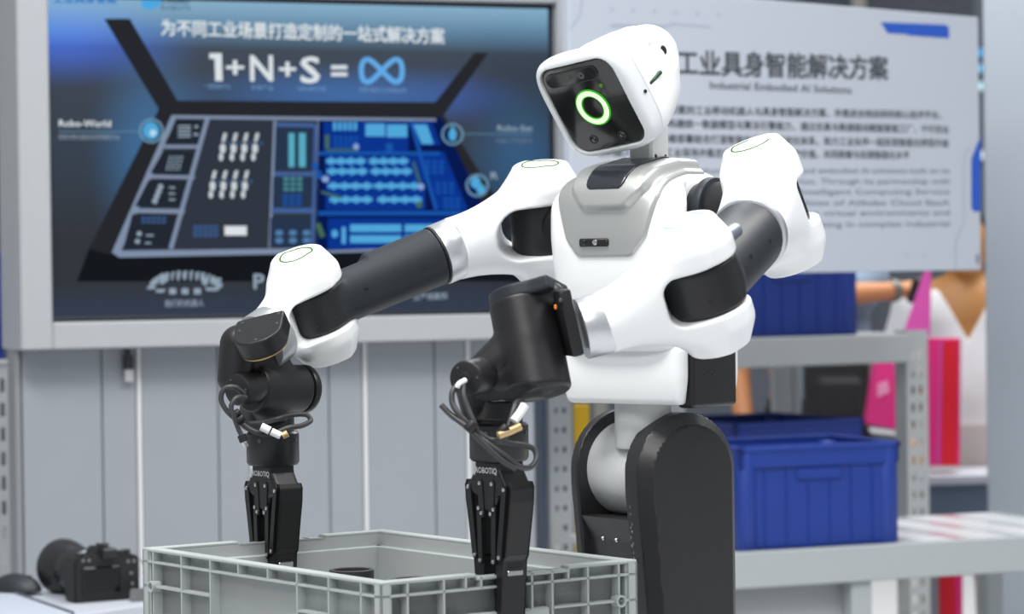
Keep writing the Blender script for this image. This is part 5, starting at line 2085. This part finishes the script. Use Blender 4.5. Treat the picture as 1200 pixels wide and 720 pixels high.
def person(name, label, O, deg, skin, shirt, trousers, arms, shirt_name='shirt', vneck=True):
    """arms: for each side (elbow, wrist, fingers direction) in local metres; local y is the way the person faces."""
    Mp = Matrix.Translation(O) @ Matrix.Rotation(math.radians(deg), 4, 'Z')
    p0 = thing(name, label, 'person', O, math.radians(deg))
    Wp = lambda v: Mp @ Vector(v)

    def torso(Q, g):
        d = sd_cone(Q * V((1, 1.45, 1)), (0, 0, 0.95), (0, 0, 1.18), 0.155 + g, 0.150 + g)
        d = smin(d, sd_cone(Q * V((1, 1.40, 1)), (0, 0, 1.18), (0, 0, 1.34), 0.150 + g, 0.165 + g), 0.08)
        d = smin(d, sd_cone(Q, (-0.15, 0, 1.385), (0.15, 0, 1.385), 0.060 + g, 0.060 + g), 0.08)
        return d

    def arm(Q, g, upto):
        d = None
        for sx, (el, wr_, hd) in zip((-1, 1), arms):
            u = sd_cone(Q, (sx * 0.175, 0, 1.38), el, 0.055 + g, 0.043 + g)
            if upto > 1:
                u = smin(u, sd_cone(Q, el, wr_, 0.042 + g, 0.028 + g), 0.02)
            d = u if d is None else np.minimum(d, u)
        return d

    def body(P):
        Q = loc_pts(P, Mp)
        d = torso(Q, 0)
        d = smin(d, arm(Q, 0, 2), 0.03)
        d = smin(d, sd_cone(Q, (0, 0, 1.38), (0, 0.02, 1.50), 0.060, 0.055), 0.03)
        hd = np.linalg.norm((Q - V((0, 0.03, 1.60))) / V((0.078, 0.098, 0.118)), axis=1) - 1
        hd = hd * 0.078
        hd = smin(hd, sd_cone(Q, (0, 0.125, 1.605), (0, 0.138, 1.575), 0.010, 0.016), 0.015)
        hd = smin(hd, np.linalg.norm(Q - V((0, 0.095, 1.515)), axis=1) - 0.028, 0.03)
        for s in (-1, 1):
            hd = smin(hd, sd_cone(Q, (s * 0.080, 0.02, 1.615), (s * 0.080, 0.015, 1.575), 0.013, 0.010), 0.006)
            hd = smax(hd, -(np.linalg.norm(Q - V((s * 0.032, 0.134, 1.608)), axis=1) - 0.014), 0.012)
        hd = smax(hd, -sd_cone(Q, (-0.02, 0.130, 1.543), (0.02, 0.130, 1.543), 0.004, 0.004), 0.006)
        d = smin(d, hd, 0.02)
        for s in (-1, 1):
            d = smin(d, sd_cone(Q, (s * 0.085, 0, 0.92), (s * 0.10, 0.01, 0.50), 0.085, 0.058), 0.04)
            d = smin(d, sd_cone(Q, (s * 0.10, 0.01, 0.50), (s * 0.10, -0.01, 0.09), 0.056, 0.040), 0.03)
            d = smin(d, sd_cone(Q, (s * 0.10, -0.03, 0.045), (s * 0.11, 0.16, 0.03), 0.040, 0.030), 0.03)
        for (el, wr_, hdv) in arms:
            w, e = V(wr_), V(hdv)
            e = e / np.linalg.norm(e)
            f = V(wr_) - V(el)
            f = f / np.linalg.norm(f)
            sd_ = np.cross(f, e)
            sd_ = sd_ / max(np.linalg.norm(sd_), 1e-6)
            palm = w + f * 0.085
            d = smin(d, sd_cone(Q, w, palm, 0.026, 0.030), 0.02)
            for i, ln in enumerate((0.060, 0.070, 0.065, 0.050)):
                b = palm + sd_ * (i - 1.5) * 0.019
                k1 = b + f * ln * 0.5 + e * 0.012
                k2 = k1 + f * ln * 0.25 + e * 0.035
                d = smin(d, np.minimum(sd_cone(Q, b, k1, 0.010, 0.009), sd_cone(Q, k1, k2, 0.009, 0.008)), 0.008)
            th = w + f * 0.03 - sd_ * 0.03
            d = smin(d, sd_cone(Q, th, th + f * 0.045 - sd_ * 0.012 + e * 0.03, 0.012, 0.009), 0.01)
        return d
    xs = [v for a in arms for v in a[:2]]
    lo, hi = bounds([Wp(v) for v in ((-0.25, -0.2, 0), (0.25, 0.25, 1.75), (0.25, -0.2, 1.75), (-0.25, 0.25, 0), *xs)], 0.18)
    b = mesh_sdf('body', body, lo, hi, 0.0085, skin, p0)

    def shirt_sd(P):
        Q = loc_pts(P, Mp)
        d = smin(torso(Q, 0.014), arm(Q, 0.018, 1), 0.04)
        d = smax(d, 0.90 - Q[:, 2], 0.01)
        d = smax(d, Q[:, 2] - 1.445, 0.01)
        neck = sd_cone(Q, (0, 0.02, 1.36), (0, 0.02, 1.6), 0.070, 0.085)
        d = smax(d, -neck, 0.006)
        if vneck:
            vn = np.maximum(np.abs(Q[:, 0]) - (Q[:, 2] - 1.27) * 0.55, -Q[:, 1])
            d = smax(d, -vn, 0.006)
        for sx, (el, wr_, hd_) in zip((-1, 1), arms):
            ax = V(el) - V((sx * 0.175, 0, 1.38))
            ln = np.linalg.norm(ax)
            t = (Q - V((sx * 0.175, 0, 1.38))) @ (ax / ln)
            near = np.linalg.norm(Q - V(el), axis=1) < 0.16
            d = np.where(near, np.maximum(d, t - ln * 0.72), d)
        return d
    mesh_sdf(shirt_name, shirt_sd, lo, hi, 0.0085, shirt, p0)

    def tr_sd(P):
        Q = loc_pts(P, Mp)
        d = sd_cone(Q * V((1, 1.35, 1)), (0, 0, 0.86), (0, 0, 0.98), 0.168, 0.166)
        for s in (-1, 1):
            d = smin(d, sd_cone(Q, (s * 0.085, 0, 0.88), (s * 0.10, 0.01, 0.50), 0.105, 0.080), 0.03)
            d = smin(d, sd_cone(Q, (s * 0.10, 0.01, 0.50), (s * 0.10, -0.01, 0.08), 0.078, 0.066), 0.03)
        return smax(smax(d, Q[:, 2] - 0.99, 0.01), 0.07 - Q[:, 2], 0.01)
    mesh_sdf('trousers', tr_sd, lo, hi, 0.0085, trousers, p0)

    def hair_sd(P):
        Q = loc_pts(P, Mp)
        d = (np.linalg.norm((Q - V((0, 0.018, 1.622))) / V((0.088, 0.104, 0.112)), axis=1) - 1) * 0.085
        cutp = (Q[:, 1] - 0.060) * 0.8 + (1.655 - Q[:, 2]) * 0.9
        return smax(smax(d, cutp, 0.02), 1.545 - Q[:, 2], 0.02)
    lo2, hi2 = bounds([Wp((0, 0, 1.62))], 0.17)
    mesh_sdf('hair', hair_sd, lo2, hi2, 0.007, M_hair, p0)
    return p0, Wp


M_wshirt = mat('shirt_white', (236, 236, 236), 0.7)
M_bshirt = mat('shirt_blue', (120, 140, 160), 0.7)
M_btr = mat('trousers_black', (24, 24, 26), 0.8)
PB = at(1131, 400, 10.0)
person('person', 'person in white v-neck shirt standing beside the grey column', Vector((PB.x, PB.y, -0.10)), 176, M_skin2, M_wshirt, mat('trousers_white', (206, 198, 196), 0.8),
       [((-0.26, 0.04, 1.10), (-0.20, 0.22, 0.98), (0.3, 0.2, -1)), ((0.27, 0.02, 1.10), (0.22, 0.20, 0.96), (-0.3, 0.2, -1))])
PA = at(956, 400, 9.75)
wr_t = at(1046, 341, 9.62)
Ma = Matrix.Translation(Vector((PA.x, PA.y, 0))) @ Matrix.Rotation(math.radians(178), 4, 'Z')
wl = Ma.inverted() @ wr_t
el_w = at(978, 346, 9.50)
el_l = Ma.inverted() @ el_w
pa, WA = person('person', 'person in black trousers reaching out an arm with a wristwatch below the board', Vector((PA.x, PA.y, 0)), 178, M_skin, M_bshirt, M_btr,
                [(tuple(el_l), tuple(wl), (0, 0.2, -1)), ((0.27, 0.03, 1.10), (0.24, 0.12, 0.86), (-0.3, 0.3, -1))], 'shirt', False)
aw = (wr_t - el_w).normalized()
wobj('wristwatch', cyl(wr_t - aw * 0.012, wr_t + aw * 0.016, 0.038, 0.004, 32), mat('watch_grey', (110, 112, 108), 0.4, 0.4), pa)
ph = at(1072, 341, 9.50)
bm = bmesh.new()
add_box(bm, (0, 0, 0), (0.035, 0.012, 0.085), Matrix.Translation(ph) @ Matrix.Rotation(0.3, 4, 'Y'), 0.005)
tag(obj('mobile_phone', bm, M_deep), 'small black phone in the outstretched hand under the board', 'phone')
# black backpack seen under the rack shelf
bp = at(980, 458, 9.48)


def pack_sd(P):
    Q = P - V(bp)
    d = sd_box(Q, (0.105, 0.07, 0.115), 0.04)
    d = smin(d, sd_box(Q, (0.07, 0.03, 0.07), 0.02, (0, -0.075, -0.03)), 0.02)
    return d


o = mesh_sdf('shoulder_bag', pack_sd, *bounds([bp], 0.16), 0.006, M_btr)
tag(o, 'black shoulder bag at the hip of the person reaching out an arm', 'bag')


# ------------------------------------------------------------------ pink bags
def carrier(name, label, pts_px, d, th, m, gus=None, strip=None):
    o0 = at(*pts_px[0], d)
    t = thing(name, label, 'bag', o0, 0, 'pink carrier bags')
    P = [at(x, y, d) - o0 for x, y in pts_px]
    bm = bmesh.new()
    a = [bm.verts.new(p) for p in P]
    b = [bm.verts.new(p + Vector((0, th, 0))) for p in P]
    bm.faces.new(a)
    bm.faces.new(b[::-1])
    n = len(P)
    for i in range(n):
        bm.faces.new((a[i], a[(i + 1) % n], b[(i + 1) % n], b[i]))
    bmesh.ops.recalc_face_normals(bm, faces=bm.faces)
    obj('bag_body', bm, m, t)
    for nm, poly, mm in (strip or []):
        bm = bmesh.new()
        Pq = [at(x, y, d) - o0 for x, y in poly]
        a = [bm.verts.new(p + Vector((0, -0.004, 0))) for p in Pq]
        b = [bm.verts.new(p + Vector((0, 0.002, 0))) for p in Pq]
        bm.faces.new(a)
        bm.faces.new(b[::-1])
        n = len(Pq)
        for i in range(n):
            bm.faces.new((a[i], a[(i + 1) % n], b[(i + 1) % n], b[i]))
        bmesh.ops.recalc_face_normals(bm, faces=bm.faces)
        obj(nm, bm, mm, t)
    return t


M_pink = mat('bag_pink', (226, 40, 128), 0.5)
M_mag = mat('bag_magenta', (214, 78, 168), 0.5)
M_red = mat('bag_red', (226, 22, 42), 0.5)
M_pale = mat('bag_pale', (240, 236, 238), 0.5)
carrier('pink_bag', 'pink carrier bag with a white foot hanging from the outstretched arm', [(1027, 424), (1048, 424), (1054, 504), (1016, 497)], 9.0, 0.10, M_pink,
        None, [('bag_foot', [(1018, 501), (1054, 506), (1054, 511), (1020, 507)], M_pale), ('bag_strap', [(1083, 318), (1091, 318), (1090, 392), (1048, 424), (1034, 424), (1058, 392)], M_mag), ('bag_print', [(1028, 450), (1040, 446), (1042, 460), (1028, 466)], mat('bag_print', (240, 150, 190), 0.5))])
carrier('pink_bag', 'tall pink and red carrier bag in front of the white shirt', [(1088, 397), (1126, 397), (1125, 546), (1089, 546)], 9.42, 0.10, M_pink,
        None, [('bag_gusset', [(1105, 400), (1122, 400), (1121, 546), (1103, 546)], M_red), ('bag_seam', [(1101, 398), (1104, 398), (1101, 546), (1098, 546)], M_mag)])
carrier('pink_bag', 'lower pink and red carrier bag standing under the bench beside the column', [(1091, 600), (1128, 600), (1128, 838), (1091, 838)], 9.36, 0.10, M_red,
        None, [('bag_gusset', [(1120, 600), (1128, 600), (1128, 838), (1120, 838)], M_pink)])
